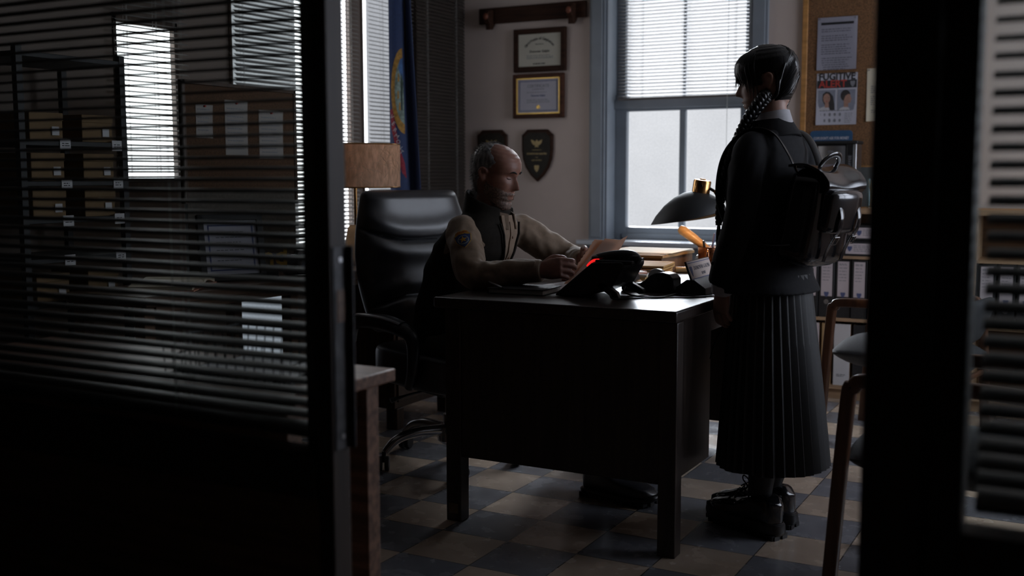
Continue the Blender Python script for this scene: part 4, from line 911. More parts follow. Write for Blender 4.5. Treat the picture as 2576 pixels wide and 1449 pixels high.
t, p, hw, hh = sheet('cream typed letter on the cork board near the dark right door post', -1.134, -.918, 1.462, 1.740, 'cream', rot=-.012)
obj('headline', lines_mb(-.055, .06, [hh - .058], .007, (0, -.0026, 0), EX, EZ, EN, 4), 'ink', p)
obj('print', lines_mb(-hw * .8, hw * .8, [hh - .095 - .0105 * i for i in range(14) if i not in (4, 10, 11)], .0042, (0, -.0026, 0), EX, EZ, EN, 33), 'greyink', p)
obj('crest', MB().prism([(a * .03, hh - .028 + c * .032) for a, c in shield], (0, -.0026, 0), EX, EZ, EN * .0005), 'ink', p)
sg = thing('tin_sign', 'blue rounded sign about money half hidden behind the steel drinks machine', 'sign', (-1.314, YC, 1.310))
rr_ = []
for qx, qz, a0_ in ((1, 1, 0), (-1, 1, 90), (-1, -1, 180), (1, -1, 270)):
    for k in range(5): a = math.radians(a0_ + 22.5 * k); rr_.append((qx * .095 + .018 * math.cos(a), qz * .088 + .018 * math.sin(a)))
pa = obj('panel', MB().prism(rr_, (0, -.001, 0), EX, EZ, EN * .003), mat('blue_sign', (0.035, 0.095, 0.19), 0.45, noise_scale=20, noise_amt=0.1), sg)
writing('lettering', "COPS DON'T ASK FOR MONEY", .0205, 'paperblue', pa, (0, -.0042, .064), EX, EZ, bold=.0007, squash=.66)
writing('lettering', 'FELONY ALERT!', .043, 'paperblue', pa, (0, -.0042, .024), EX, EZ, bold=.001, squash=.62)
obj('print', lines_mb(-.09, .09, [-.015 - .014 * i for i in range(6)], .006, (0, -.0042, 0), EX, EZ, EN, 14), 'paperblue', pa)

# ================================================================== BOOKCASE
bc = thing('bookcase', 'low beech bookcase under the cork board holding binders', 'bookcase', (-.35, 5.94, 0))
BX0, BX1, BF, BB = -1.40, .72, 5.78, 6.08
def Bk(mb): return wl(bc, mb)
obj('top', Bk(MB().box(BX0 - .01, BX1, BF - .01, BB, .978, 1.006)), 'orangewood', bc, .002)
obj('top_edge', Bk(MB().box(BX0 - .01, BX1, BF - .013, BF - .0095, .978, 1.006)), 'paleshelf', bc)
for z0, z1 in ((.743, .758), (.415, .432), (.055, .075)): obj('shelf', Bk(MB().box(BX0 + .018, BX1 - .018, BF, BB - .02, z0, z1)), 'paleshelf', bc, .001)
obj('plinth', Bk(MB().box(BX0 + .018, BX1 - .018, BF + .02, BF + .035, 0, .055)), 'paleshelf', bc)
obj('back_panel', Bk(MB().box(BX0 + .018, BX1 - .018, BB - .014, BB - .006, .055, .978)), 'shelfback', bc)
for x in (BX0, -.55, .18, BX1 - .018): obj('side_panel', Bk(MB().box(x, x + .018, BF, BB, 0, .978)), 'paleshelf', bc, .001)
M['label'] = mat('binder_label_paper', (0.60, 0.52, 0.54), 0.8, noise_scale=12, noise_amt=0.06)
def binder_parts(t, W_, H_, D_):
    """spine on -Y, standing"""
    obj('spine', MB().box(-W_ / 2, W_ / 2, 0, .004, 0, H_), 'binder', t, .002)
    obj('covers', MB().box(-W_ / 2, -W_ / 2 + .003, .003, D_, 0, H_).box(W_ / 2 - .003, W_ / 2, .003, D_, 0, H_), 'binder', t)
    obj('sheets', MB().box(-W_ / 2 + .006, W_ / 2 - .012, .008, D_ - .012, .006, H_ - .01), 'cream', t)
    lb = obj('label', MB().box(-W_ * .36, W_ * .36, -.0012, 0, .112, .296), 'label', t)
    obj('crest', MB().prism([(a * .026, .122 + c * .026) for a, c in shield], (0, -.0012, 0), EX, EZ, EN * .0005), 'blueink', lb)
    obj('print', lines_mb(-W_ * .27, W_ * .27, [.283, .278, .262, .245, .228, .212, .196], .003, (0, -.0012, 0), EX, EZ, EN, int(abs(t.location.x) * 997)), 'greyink', lb)
    obj('finger_ring', MB().lathe([(.0125, 0), (.0125, .002), (.009, .0025), (.0085, .0005), (.001, .0004)], 24, (0, 0, .082), Matrix.Rotation(PI / 2, 3, 'X')), 'steel', t)
bl = ['black lever arch binder nearest the standing girl on the middle shelf', 'second black lever arch binder from the standing girl, middle shelf', 'third black lever arch binder from the standing girl, middle shelf', 'fourth black lever arch binder, next to the right door post, middle shelf', 'black lever arch binder just hidden by the right door post, middle shelf']
for i in range(5):
    t = thing('lever_arch_binder', bl[i], 'binder', (-1.336 + .0835 * i, BF + .004 + .004 * ((i * 7) % 3), .432), 0, 'lever arch binders standing on the middle shelf')
    binder_parts(t, .079, .307, .285)
for z, dx, nm in ((.758, -1.235, 'lower of the two black binders lying flat under the bookcase top'), (.84, -1.19, 'upper of the two black binders lying flat under the bookcase top')):
    t = thing('flat_binder', nm, 'binder', (dx, BF + .006, z), 0, 'binders lying flat in the bookcase')
    L_ = .315
    x0 = .0
    obj('spine', MB().box(x0, x0 + L_, 0, .004, 0, .078), 'binder', t, .002)
    obj('covers', MB().box(x0, x0 + L_, .003, .27, 0, .003).box(x0, x0 + L_, .003, .27, .075, .078), 'binder', t)
    obj('sheets', MB().box(x0 + .008, x0 + L_ - .01, .008, .255, .006, .066), 'cream', t)
    lb = obj('label', MB().box(x0 + .075, x0 + .275, -.0012, 0, .012, .066), 'label', t)
    obj('crest', MB().prism([(x0 + .095 + a * .026, .039 + c * .026) for a, c in shield], (0, -.0012, 0), EX, EZ, EN * .0005), 'blueink', lb)
    obj('print', lines_mb(x0 + .115, x0 + .26, [.054, .045, .036, .027], .003, (0, -.0012, 0), EX, EZ, EN, int(z * 1000)), 'greyink', lb)
    obj('finger_ring', MB().lathe([(.0125, 0), (.0125, .002), (.009, .0025), (.0085, .0005), (.001, .0004)], 24, (x0 + .048, 0, .039), Matrix.Rotation(PI / 2, 3, 'X')), 'steel', t)
lows = ['white file box beside the standing girl on the bottom shelf', 'slim brown file behind the nearer armchair on the bottom shelf', 'white file box behind the armchair back rail on the bottom shelf', 'black file box by the right door post on the bottom shelf', 'white file box hidden past the right door post on the bottom shelf']
for i, (x, ww, m) in enumerate(((-1.335, .10, 'label'), (-1.245, .05, 'card'), (-1.165, .082, 'paper'), (-1.078, .06, 'binder'), (-.995, .082, 'paper'))):
    t = thing('file_box', lows[i], 'file box', (x, BF + .006, .075), 0, 'file boxes on the bottom shelf')
    obj('front', MB().box(-ww / 2, ww / 2, 0, .004, 0, .325), m, t, .001)
    obj('sides', MB().box(-ww / 2, -ww / 2 + .003, .004, .25, 0, .325).box(ww / 2 - .003, ww / 2, .004, .25, 0, .325).box(-ww / 2, ww / 2, .247, .25, 0, .28), 'card', t)
    obj('title_strip', lines_mb(-ww * .3, ww * .3, [.05, .058], .004, (0, 0, 0), EX, EZ, EN, i), 'greyink', t)
rnd = random.Random(11)
for i in range(7):      # the stretch of the bookcase seen between the slats of the right-hand blind
    t = thing('lever_arch_binder', 'black lever arch binder, number %s along from the post, behind the right-hand blind' % ('one', 'two', 'three', 'four', 'five', 'six', 'seven')[i], 'binder', (-.48 + .088 * i, BF + .004 + .003 * (i % 3), .432), 0, 'binders behind the right-hand blind')
    binder_parts(t, .079, .307, .285)

# things on top of the bookcase
dm = thing('drinks_machine', 'brushed steel and black coffee machine on the bookcase beside the backpack', 'coffee machine', (-1.247, 5.92, 1.006))
obj('body', MB().box(-.107, .075, -.02, .12, 0, .335), 'black', dm, .006)
obj('steel_front', MB().slab(lambda u, v: (-.092 + .14 * u, -.024 - .012 * math.sin(PI * u), .06 + .262 * v), 16, 4, .004), 'steel', dm)
obj('top_cover', MB().box(-.112, .112, -.035, .125, .332, .349), 'blackmatte', dm, .005)
obj('side_column', MB().box(.055, .092, -.03, .11, 0, .333), 'black', dm, .004)
obj('steel_edge', MB().box(.092, .106, -.028, .11, 0, .333), 'steel', dm, .004)
writing('lettering', 'COFFEE', .022, 'greyink', dm, (.074, -.0312, .23), (0, 0, 1), (-1, 0, 0), squash=1.1)
obj('badge', lines_mb(-.04, -.008, [.295, .288], .0045, (0, -.040, 0), EX, EZ, EN, 3), 'greyink', dm)
obj('drip_tray', MB().box(-.10, .06, -.075, -.02, 0, .03), 'black', dm, .003)
db = thing('dark_display_panel', 'dark grey panel leaning on the wall behind the glass tumbler', 'panel', (-1.03, 6.035, 1.006))
obj('panel', MB().box(-.13, .20, -.008, .008, .0, .212), mat('slate_board', (0.055, 0.058, 0.055), 0.7, noise_scale=20, noise_amt=0.2), db, .002)
gt = thing('glass_tumbler', 'tall clear glass tumbler of wooden stirrers on the bookcase', 'tumbler', (-1.050, 5.88, 1.006))
obj('glass_body', MB().lathe([(.027, 0), (.034, .15), (.032, .15), (.0255, .006), (.001, .006)], 32), 'clear', gt)
for i in range(6):
    s_ = thing('wooden_stirrer', 'thin wooden stirrer, %s in the glass tumbler' % ('steepest', 'leaning to the machine', 'leaning to the post', 'hindmost', 'foremost', 'shortest')[i], 'stirrer', (-1.050, 5.88, 1.014), 0, 'stirrers in the glass tumbler')
    a = i * 1.1; obj('stick', MB().tube([(.012 * math.cos(a + 2), .012 * math.sin(a + 2), 0), (.022 * math.cos(a), .022 * math.sin(a), .135 - .012 * (i == 5))], .0028, 6, flat=.5), mat('stirrer_wood', (0.50, 0.26, 0.12), 0.6, noise_scale=30, noise_amt=0.2) if i == 0 else bpy.data.materials['stirrer_wood'], s_)

# ================================================================== VISITOR ARMCHAIRS
def armchair(label, loc, rz):
    t = thing('armchair', label, 'armchair', loc, rz, 'bentwood visitor armchairs')
    for s in (-1, 1):     # bent hoop: front leg, arm, back leg in one
        pts = [(.30, .24 * s, 0), (.262, .24 * s, .54), (.245, .24 * s, .60), (.19, .24 * s, .622), (-.16, .24 * s, .622), (-.215, .24 * s, .60), (-.235, .24 * s, .54), (-.27, .24 * s, 0)]
        P, _ = smooth_path(pts, .02, 6); rings = []
        for i, p in enumerate(P):
            d = (P[min(i + 1, len(P) - 1)] - P[max(i - 1, 0)]).normalized(); nn = Vector((-d.z, 0, d.x))
            r = []
            for a in range(16):
                c, q = math.cos(2 * PI * a / 16), math.sin(2 * PI * a / 16)
                r.append(p + nn * (.020 * math.copysign(abs(c) ** .5, c)) + Vector((0, .017 * math.copysign(abs(q) ** .5, q), 0)))
            rings.append(r)
        obj('hoop_frame', MB().loft(rings), 'chairwood', t, smooth=50)
    obj('seat', seat_pad(), 'fabricgrey', t, smooth=60)
    obj('backrest', back_pad(), 'fabricgrey', t, smooth=60)
    obj('rear_rail', MB().cyl((-.245, -.24, .30), (-.245, .24, .30), .013), 'chairwood', t)
    return t
def seat_pad():
    rings = []
    for i in range(21):
        u = -1 + 2 * i / 20; y = u * .222
        top = .395 + .075 * (1 - abs(u) ** 2.2); bot = .392 - .085 * (1 - abs(u) ** 2.2)
        r = []
        for k in range(24):
            a = 2 * PI * k / 24; c, s_ = math.cos(a), math.sin(a)
            r.append((.285 * math.copysign(abs(c) ** .5, c) * (1 - .06 * abs(u) ** 3), y, (top + bot) / 2 + (top - bot) / 2 * math.copysign(abs(s_) ** .7, s_) + .0))
        rings.append(r)
    return MB().loft(rings)
def back_pad():
    rings = []
    for i in range(15):
        v = -1 + 2 * i / 14; r = []
        hw = .222 * math.sqrt(max(.02, 1 - v ** 6)); th = .026 * math.sqrt(max(.02, 1 - v ** 4))
        for k in range(28):
            a = 2 * PI * k / 28; c, s_ = math.cos(a), math.sin(a); y = hw * math.copysign(abs(s_) ** .6, s_)
            r.append((-.235 - .06 * (1 - (y / .222) ** 2) + th * c - .03 * v, y, .56 + .10 * v))
        rings.append(r)
    return MB().loft(rings)
# armchair faces local +x; the visitor chairs face the desk (-X)
armchair('farther bentwood visitor armchair, in front of the bookcase', (-.725, 5.045, 0), PI - math.radians(12))
armchair('nearer bentwood visitor armchair, beside the right door post', (-.305, 3.24, 0), PI - math.radians(6))

# ================================================================== FLAG
fg = thing('flag', 'blue state flag hanging furled on its pole in the corner', 'flag', (-3.30, 4.90, 0), math.radians(34))
obj('pole', MB().cyl((.0, .02, .02), (.0, .02, 2.62), .014), 'darkwood', fg)
obj('base', MB().lathe([(.15, 0), (.15, .02), (.06, .05), (.03, .07)], 36, (.0, .02, 0)), 'brass', fg)
def fold(u, v):
    z = .62 + 1.93 * v
    x = -.078 + u * (.098 + .085 * (1 - v) ** 1.1)
    q = .35 + .65 * (1 - v)
    if u < .55: y = -.045 * q - .02 * math.sin(u / .55 * PI) * q
    else: t = (u - .55) / .45; y = -.045 * q + (.10 * t * (1 - t) * 3.2 - .03 * t) * q + .004
    y += .004 * math.sin(9 * v + 5 * u)
    return Vector((x, y, z))
M['flagblue'] = mat('navy_flag_cloth', (0.022, 0.045, 0.13), 0.75, noise_scale=90, noise_amt=0.15, sheen=0.2, bump=0.1, bump_scale=400)
cl = obj('cloth', MB().slab(lambda u, v: fold(u, v), 60, 40, .003), 'flagblue', fg, smooth=80)
def patch(nm, poly, m, d):
    """a printed shape laid on the front fold: poly in (u, z)"""
    poly = [(min(u, .545), z) for u, z in poly]
    b = MB(); c = (sum(p[0] for p in poly) / len(poly), sum(p[1] for p in poly) / len(poly)); K = 6; n = len(poly); vs = []; fs = []
    for k in range(K + 1):
        for (u, z) in poly:
            uu, zz = c[0] + (u - c[0]) * k / K, c[1] + (z - c[1]) * k / K
            p = fold(uu, (zz - .62) / 1.93); vs.append((p.x, p.y - .003 - d, p.z))
    for k in range(K):
        for j in range(n): fs.append((k * n + j, k * n + (j + 1) % n, (k + 1) * n + (j + 1) % n, (k + 1) * n + j))
    b.add(vs, fs); return obj(nm, b, m, cl, smooth=80)
M['flagochre'] = mat('ochre_print', (0.45, 0.24, 0.05), 0.8, noise_scale=60, noise_amt=0.35)
M['flaggreen'] = mat('pale_green_print', (0.26, 0.34, 0.29), 0.8, noise_scale=50, noise_amt=0.45)
M['flagred'] = mat('crimson_ribbon_print', (0.32, 0.03, 0.05), 0.8, noise_scale=60, noise_amt=0.3)
M['flagsky'] = mat('sky_blue_print', (0.07, 0.16, 0.36), 0.8, noise_scale=40, noise_amt=0.2)
def ring(cu, cz, ru, rz, a0_, a1_, n=18, q=.72): return [(cu + ru * math.cos(math.radians(a0_ + (a1_ - a0_) * k / n)), cz + rz * math.sin(math.radians(a0_ + (a1_ - a0_) * k / n))) for k in range(n + 1)]
patch('coat_of_arms', [(u, z) for u, z in ring(.56, 1.62, .50, .225, 0, 360, 30)], 'flagochre', .0006)
patch('field', [(u, z) for u, z in ring(.60, 1.62, .40, .175, 0, 360, 28)], 'flaggreen', .0014)
patch('sky', [(.36, 1.74), (.44, 1.785), (.545, 1.795), (.545, 1.68), (.46, 1.70)], 'flagsky', .0022)
for u, z in ((.36, 1.69), (.33, 1.60), (.38, 1.54)): patch('sheaf', [(u - .035, z - .022), (u + .035, z - .018), (u + .025, z + .022), (u - .02, z + .02)], 'flagochre', .0022)
patch('tree', [(.44, 1.52), (.48, 1.52), (.50, 1.60), (.56, 1.66), (.50, 1.72), (.44, 1.66)], mat('dark_green_print', (0.04, 0.07, 0.05), 0.8, noise_scale=60, noise_amt=0.3), .003)
patch('ribbon', [(.02, 1.52), (.10, 1.53), (.22, 1.42), (.34, 1.32), (.50, 1.24), (.545, 1.16), (.40, 1.19), (.22, 1.30), (.06, 1.42)], 'flagred', .0006)
for i, ch in enumerate('VERMONT'):
    u = .08 + .052 * i; z = 1.485 - .037 * i + .0010 * i * i; p = fold(u, (z - .62) / 1.93)
    writing('letter', ch, .030, 'paper', cl, (p.x, p.y - .008, p.z), (1, 0, -.75), (.75, 0, 1))

# ================================================================== PEOPLE
def interp(tab, z):
    if z <= tab[0][0]: return tab[0][1:]
    for a, b in zip(tab, tab[1:]):
        if z <= b[0]:
            t = (z - a[0]) / (b[0] - a[0]); t = t * t * (3 - 2 * t)
            return tuple(p + (q - p) * t for p, q in zip(a[1:], b[1:]))
    return tab[-1][1:]
HEAD = [  # z, front, back, half width
    (-.120, .048, -.010, .020), (-.114, .074, -.026, .034), (-.104, .085, -.042, .041), (-.092, .085, -.056, .047), (-.080, .079, -.066, .051), (-.070, .085, -.072, .054),
    (-.062, .083, -.076, .057), (-.054, .087, -.080, .059), (-.042, .083, -.084, .062), (-.030, .084, -.088, .065), (-.010, .083, -.094, .068), (.012, .079, -.099, .071),
    (.030, .086, -.101, .0735), (.048, .088, -.102, .0755), (.066, .083, -.099, .0755), (.082, .073, -.091, .071), (.096, .058, -.078, .062), (.107, .040, -.060, .049), (.115, .018, -.036, .031), (.120, -.004, -.012, .006)]
NOSE = [(-.040, 0.0, .014), (-.035, .012, .0145), (-.028, .029, .0135), (-.018, .027, .011), (-.004, .020, .0088), (.010, .013, .0082), (.022, .006, .0085), (.034, 0.0, .010)]
def head_pt(a, z, off=0.0):
    f, b, w_ = interp(HEAD, z); c, s = math.cos(a), math.sin(a)
    x = (f + b) / 2 + (f - b) / 2 * math.copysign(abs(c) ** .88, c); y = w_ * math.copysign(abs(s) ** .92, s)
    if c > 0:
        n_, sg = interp(NOSE, z) if -.040 < z < .034 else (0, .01)
        x += n_ * math.exp(-(y / sg) ** 2)
        ay = abs(y)
        x -= .011 * math.exp(-((ay - .031) / .014) ** 2 - ((z - .012) / .011) ** 2)
        x += .0065 * math.exp(-((ay - .031) / .0105) ** 2 - ((z - .010) / .0075) ** 2)
        x += .0045 * math.exp(-((ay - .028) / .020) ** 2 - ((z - .031) / .007) ** 2)
        x += .004 * math.exp(-((ay - .045) / .014) ** 2 - ((z + .012) / .014) ** 2)
        x += .003 * math.exp(-(y / .018) ** 2) * (math.exp(-((z + .053) / .004) ** 2) + math.exp(-((z + .069) / .0045) ** 2)) - .003 * math.exp(-(y / .02) ** 2 - ((z + .0615) / .002) ** 2)
    p = Vector((x, y, z))
    if off:
        d = Vector((x * .9, y * 1.15, z * .9 + .0)); p += d.normalized() * off
    return p
def head_mesh(nz=64, na=88):
    zs = [-.120 + .240 * (1 - math.cos(PI * i / nz)) / 2 for i in range(nz + 1)]
    mb = MB().loft([[head_pt(2 * PI * k / na, z) for k in range(na)] for z in zs])
    for s in (-1, 1):     # ears
        for pts, r in (([(-.012, .072 * s, -.024), (-.022, .080 * s, -.010), (-.030, .085 * s, .012), (-.020, .085 * s, .026), (-.006, .079 * s, .022), (-.004, .074 * s, .008)], [.006, .0065, .006, .006, .0055, .005]),
                       ([(-.010, .070 * s, -.020), (-.016, .073 * s, .0), (-.014, .074 * s, .016)], [.008, .010, .007])):
            mb.tube(pts, r, 10, sub=5)
    return mb
def shell(cond, off, na=120, nz=80, amp=.002, fr=60, z0=-.118, z1=.1205, seed=0, inner=.004):
    """a skin of hair over the part of the head where cond(a,z,p) holds; cond returns thickness factor 0..1"""
    mb = MB(); zs = [z0 + (z1 - z0) * i / nz for i in range(nz + 1)]
    idx = {}; outer = []; inn = []
    for i, z in enumerate(zs):
        for k in range(na):
            a = 2 * PI * k / na; p = head_pt(a, z); t = cond(p)
            if t > 0:
                n_ = noise.noise(Vector((p.x * 25 + seed, p.y * 25, p.z * 25))) * amp + math.sin(a * fr + z * 40) * amp * .5
                idx[(i, k)] = len(outer); d = Vector((p.x * .9, p.y * 1.15, p.z * .9)).normalized()
                outer.append(p + d * (off * t ** .6 + n_ * t)); inn.append(p - d * inner)
    N = len(outer); fs = []; edge = {}
    for i in range(nz):
        for k in range(na):
            q = [(i, k), (i, (k + 1) % na), (i + 1, (k + 1) % na), (i + 1, k)]
            if all(x in idx for x in q):
                f = [idx[x] for x in q]; fs.append(tuple(f)); fs.append(tuple(N + x for x in reversed(f)))
                for u, v in zip(f, f[1:] + f[:1]):
                    if (v, u) in edge: del edge[(v, u)]
                    else: edge[(u, v)] = 1
    for u, v in edge: fs.append((v, u, N + u, N + v))
    return mb.add(outer + inn, fs)
def strands(mb, n, cond, off, ln, r, rnd, flow):
    c = 0
    for _ in range(n * 12):
        if c >= n: break
        a = rnd.uniform(0, 2 * PI); z = rnd.uniform(-.11, .119); p = head_pt(a, z)
        if cond(p) <= .05: continue
        c += 1; d = Vector((p.x * .9, p.y * 1.15, p.z * .9)).normalized(); fl = flow(p); l_ = ln * rnd.uniform(.6, 1.2)
        q0 = p + d * off * .8; q1 = q0 + fl * l_ * .5 + d * l_ * .18; q2 = q0 + fl * l_ + d * l_ * .10 * rnd.uniform(-.3, 1.5)
        mb.tube([q0, q1, q2], [r, r * .8, r * .3], 4)
def rings_body(tab, n=48, ex=.9, amp=0.0, seed=0, fr=7, step=.02):
    """stack of rounded horizontal rings: rows of (z, cx, cy, half depth, half width)"""
    zs = []; z = tab[0][0]
    while z < tab[-1][0]: zs.append(z); z += step
    zs.append(tab[-1][0]); R = []
    for z in zs:
        cx, cy, hd_, hw_ = interp(tab, z); r = []
        for k in range(n):
            a = 2 * PI * k / n; c, s = math.cos(a), math.sin(a)
            w_ = 1 + (amp * noise.noise(Vector((c * fr * .3 + seed, s * fr * .3, z * fr))) if amp else 0)
            r.append((cx + hd_ * w_ * math.copysign(abs(c) ** ex, c), cy + hw_ * w_ * math.copysign(abs(s) ** ex, s), z))
        R.append(r)
    return MB().loft(R)
def sleeve(pts, r, sub=8, n=28, amp=.10, seed=0, fr=16):
    P, Rr = smooth_path(pts, r, sub); rings = []; N = None; L = 0
    for i, p in enumerate(P):
        t = (P[min(i + 1, len(P) - 1)] - P[max(i - 1, 0)]).normalized()
        if i: L += (p - P[i - 1]).length
        if N is None: a = Vector((0, 0, 1)) if abs(t.z) < .9 else Vector((1, 0, 0)); N = (a - t * a.dot(t)).normalized()
        else: N = (N - t * N.dot(t)).normalized()
        B = t.cross(N); rg = []
        for k in range(n):
            a = 2 * PI * k / n; c, s = math.cos(a), math.sin(a)
            w_ = 1 + amp * noise.noise(Vector((c * 1.3 + seed, s * 1.3, L * fr))) + amp * .7 * noise.noise(Vector((c * 2.5 + seed * 2, s * 2.5 + 5, L * fr * 2.1)))
            rg.append(p + (N * c + B * s) * Rr[i] * w_)
        rings.append(rg)
    return MB().loft(rings)
def hand(mb, W, d, n, th, size=1.0, curl=(.6, .9, .6), thumb=(.5, .5), spread=.04):
    """wrist W, knuckle direction d, palm normal n, th = direction to the thumb edge"""
    W, d, n, th = Vector(W), Vector(d).normalized(), Vector(n).normalized(), Vector(th)
    n = (n - d * n.dot(d)).normalized(); th = (th - d * th.dot(d) - n * th.dot(n)).normalized(); S = size
    R = []
    for t, hw, hh in ((-.01, .027, .021), (.0, .027, .020), (.025, .034, .020), (.05, .040, .017), (.075, .042, .015), (.092, .038, .012)):
        c = W + d * t * S; R.append([c + th * math.cos(2 * PI * k / 20) * hw * S + n * math.sin(2 * PI * k / 20) * hh * S for k in range(20)])
    mb.loft(R)
    for i, (off, l0, st) in enumerate(((.030, .043, .086), (.010, .048, .090), (-.011, .044, .087), (-.030, .034, .080))):
        cu = [c + (0.08 * i if isinstance(curl, tuple) else 0) for c in curl]
        p = W + d * st * S + th * off * S; ang = 0; pts = [p - d * .02 * S, p]; sd = th * spread * (1.2 - i * .8)
        for L_, cv in zip((l0, l0 * .62, l0 * .5), cu):
            ang += cv; v = (d * math.cos(ang) + n * math.sin(ang) + sd).normalized(); p = p + v * L_ * S; pts.append(p)
        mb.tube(pts, [.0095 * S, .0098 * S, .0088 * S, .0078 * S, .0058 * S], 10, sub=4)
    p = W + d * .022 * S + th * .024 * S + n * .006 * S; v = (d * .62 + th * .62 + n * .35).normalized(); pts = [p - v * .012, p + v * .036 * S]
    v2 = (d * math.cos(thumb[0]) + n * math.sin(thumb[0]) * .9 + th * .15).normalized(); pts.append(pts[-1] + v2 * .032 * S)
    v3 = (d * math.cos(thumb[0] + thumb[1]) + n * math.sin(thumb[0] + thumb[1])).normalized(); pts.append(pts[-1] + v3 * .025 * S)
    mb.tube(pts, [.014 * S, .0125 * S, .0105 * S, .0075 * S], 10, sub=4)
    return mb
def place(mb, c, yaw, pitch=0.0, roll=0.0, s=1.0):
    return mb.xf(Matrix.Translation(c) @ Matrix.Rotation(yaw, 4, 'Z') @ Matrix.Rotation(pitch, 4, 'Y') @ Matrix.Rotation(roll, 4, 'X') @ Matrix.Scale(s, 4))

M['skin_man'] = mat('weathered_skin', (0.27, 0.125, 0.088), 0.5, noise_scale=45, noise_amt=0.18, bump=0.08, bump_scale=220, sss=0.08)
M['skin_girl'] = mat('pale_skin', (0.42, 0.245, 0.19), 0.5, noise_scale=30, noise_amt=0.06, sss=0.08)
M['hair_grey'] = mat('grey_hair', (0.26, 0.25, 0.24), 0.5, noise_scale=70, noise_amt=0.75, stretch=(1, 1, .4), bump=0.5, bump_scale=240)
M['beard_grey'] = mat('grizzled_beard', (0.22, 0.15, 0.12), 0.7, noise_scale=130, noise_amt=0.5, bump=0.5, bump_scale=300)
M['hair_black'] = mat('black_hair', (0.006, 0.006, 0.007), 0.32, noise_scale=60, noise_amt=0.4, stretch=(1, 1, .3), bump=0.5, bump_scale=160)
M['tan_shirt'] = mat('tan_twill_shirt', (0.235, 0.165, 0.112), 0.8, noise_scale=60, noise_amt=0.12, sheen=0.1, bump=0.12, bump_scale=500)
M['vest'] = mat('dark_brown_vest_cloth', (0.014, 0.011, 0.008), 0.85, noise_scale=60, noise_amt=0.2, spec=0.2, bump=0.12, bump_scale=400)
M['trousers'] = mat('dark_brown_trousers', (0.035, 0.028, 0.02), 0.85, noise_scale=60, noise_amt=0.2)
M['blazer'] = mat('black_wool', (0.0085, 0.0085, 0.0105), 0.85, spec=0.3, noise_scale=80, noise_amt=0.3, bump=0.15, bump_scale=500)
M['skirtcloth'] = mat('black_skirt_cloth', (0.0085, 0.0085, 0.010), 0.6, noise_scale=80, noise_amt=0.25, bump=0.1, bump_scale=500)
M['tights'] = mat('black_tights', (0.008, 0.008, 0.009), 0.6, noise_scale=200, noise_amt=0.2)
M['whiteshirt'] = mat('white_shirt_cotton', (0.50, 0.49, 0.52), 0.8, noise_scale=60, noise_amt=0.06, bump=0.08, bump_scale=500)

# ------------------------------------------------------------------ seated man
mn = thing('person', 'seated man in a dark vest and tan uniform shirt reading torn pages', 'person', (-2.2, 3.69, 0))
def Mn(mb): return wl(mn, mb)
HC = Vector((-2.052, 3.675, 1.176)); HP = math.radians(15); HY = math.radians(-3)
bm_ = place(head_mesh(), HC, HY, HP)
bm_.tube([(-2.095, 3.687, 1.00), (-2.09, 3.685, 1.05), (-2.068, 3.68, 1.12), (-2.06, 3.678, 1.16)], [.075, .062, .058, .055], 24, sub=4)
mt = [(.42, -2.26, 3.70, .13, .17), (.52, -2.26, 3.70, .135, .175), (.65, -2.245, 3.70, .125, .16), (.80, -2.20, 3.695, .13, .165), (.93, -2.14, 3.69, .115, .16), (.98, -2.115, 3.69, .08, .135), (1.03, -2.095, 3.687, .06, .09)]
bm_.join(rings_body(mt))
SR, ER, WR_ = (-2.105, 3.525, .952), (-1.985, 3.375, .822), (-1.738, 3.415, .842)
SL, EL, WL_ = (-2.065, 3.86, .952), (-1.885, 3.985, .84), (-1.705, 3.70, .862)
for S_0, E_0, W_0 in ((SR, ER, WR_), (SL, EL, WL_)): bm_.tube([S_0, E_0, W_0], [.040, .036, .027], 18, sub=8)
hand(bm_, (-1.742, 3.417, .843), (.96, .10, .14), (0.05, .93, -.35), (0, .3, 1), .98, (.62, 1.1, .6), (.6, .3), .02)
hand(bm_, (-1.70, 3.695, .864), (.88, -.38, .06), (-.25, -.93, -.25), (0, -.2, 1), 1.02, (.5, .9, .5), (.6, .3), .02)
for s, hipx, knee, ank in ((-1, -2.22, (-1.80, 3.60, .50), (-1.62, 3.60, .10)), (1, -2.22, (-1.80, 3.83, .50), (-1.72, 3.87, .10))):
    bm_.tube([(hipx, 3.70 + .09 * s, .49), knee, ank], [.085, .058, .04], 18, sub=8)
obj('body', Mn(bm_), 'skin_man', mn, remesh=.0042, sm_it=2)
def on_head(mb): return Mn(place(mb, HC, HY, HP))
def man_hair(p):
    if p.z < -.078: return 0
    ay = abs(p.y); z = p.z
    fr_ = interp([(-.08, -.046), (-.03, -.042), (-.012, -.036), (.010, -.030), (.026, -.012), (.034, .016), (.055, .026), (.075, .014), (.090, -.006), (.100, -.016), (.121, -.020)], z)[0]
    if z > .06: fr_ -= .012 * max(0, 1 - ay / .035)
    fr_ += .004 * noise.noise(Vector((p.y * 60, z * 60, 1)))
    return max(0, min(1, (fr_ - p.x) / .026))
hr = shell(man_hair, .0065, amp=.0015, fr=90)
rnd = random.Random(4)
strands(hr, 1500, man_hair, .0055, .017, .0006, rnd, lambda p: Vector((-.7, 0, -.55 if p.z < .07 else .1)).normalized())
obj('hair', on_head(hr), 'hair_grey', mn, smooth=60)
def man_beard(p):
    if p.x < -.008 or p.z > -.012: return 0
    ay = abs(p.y)
    lim = -.044 if ay < .026 else -.044 + (ay - .026) * .35
    if p.x < .022: lim = max(lim, -.036 + (.022 - p.x) * .8)
    if ay < .020 and -.072 < p.z < -.055: return 0
    return max(0, min(1, (lim - p.z) / .022))
bd = shell(man_beard, .0022, amp=.0008, fr=80, inner=.003)
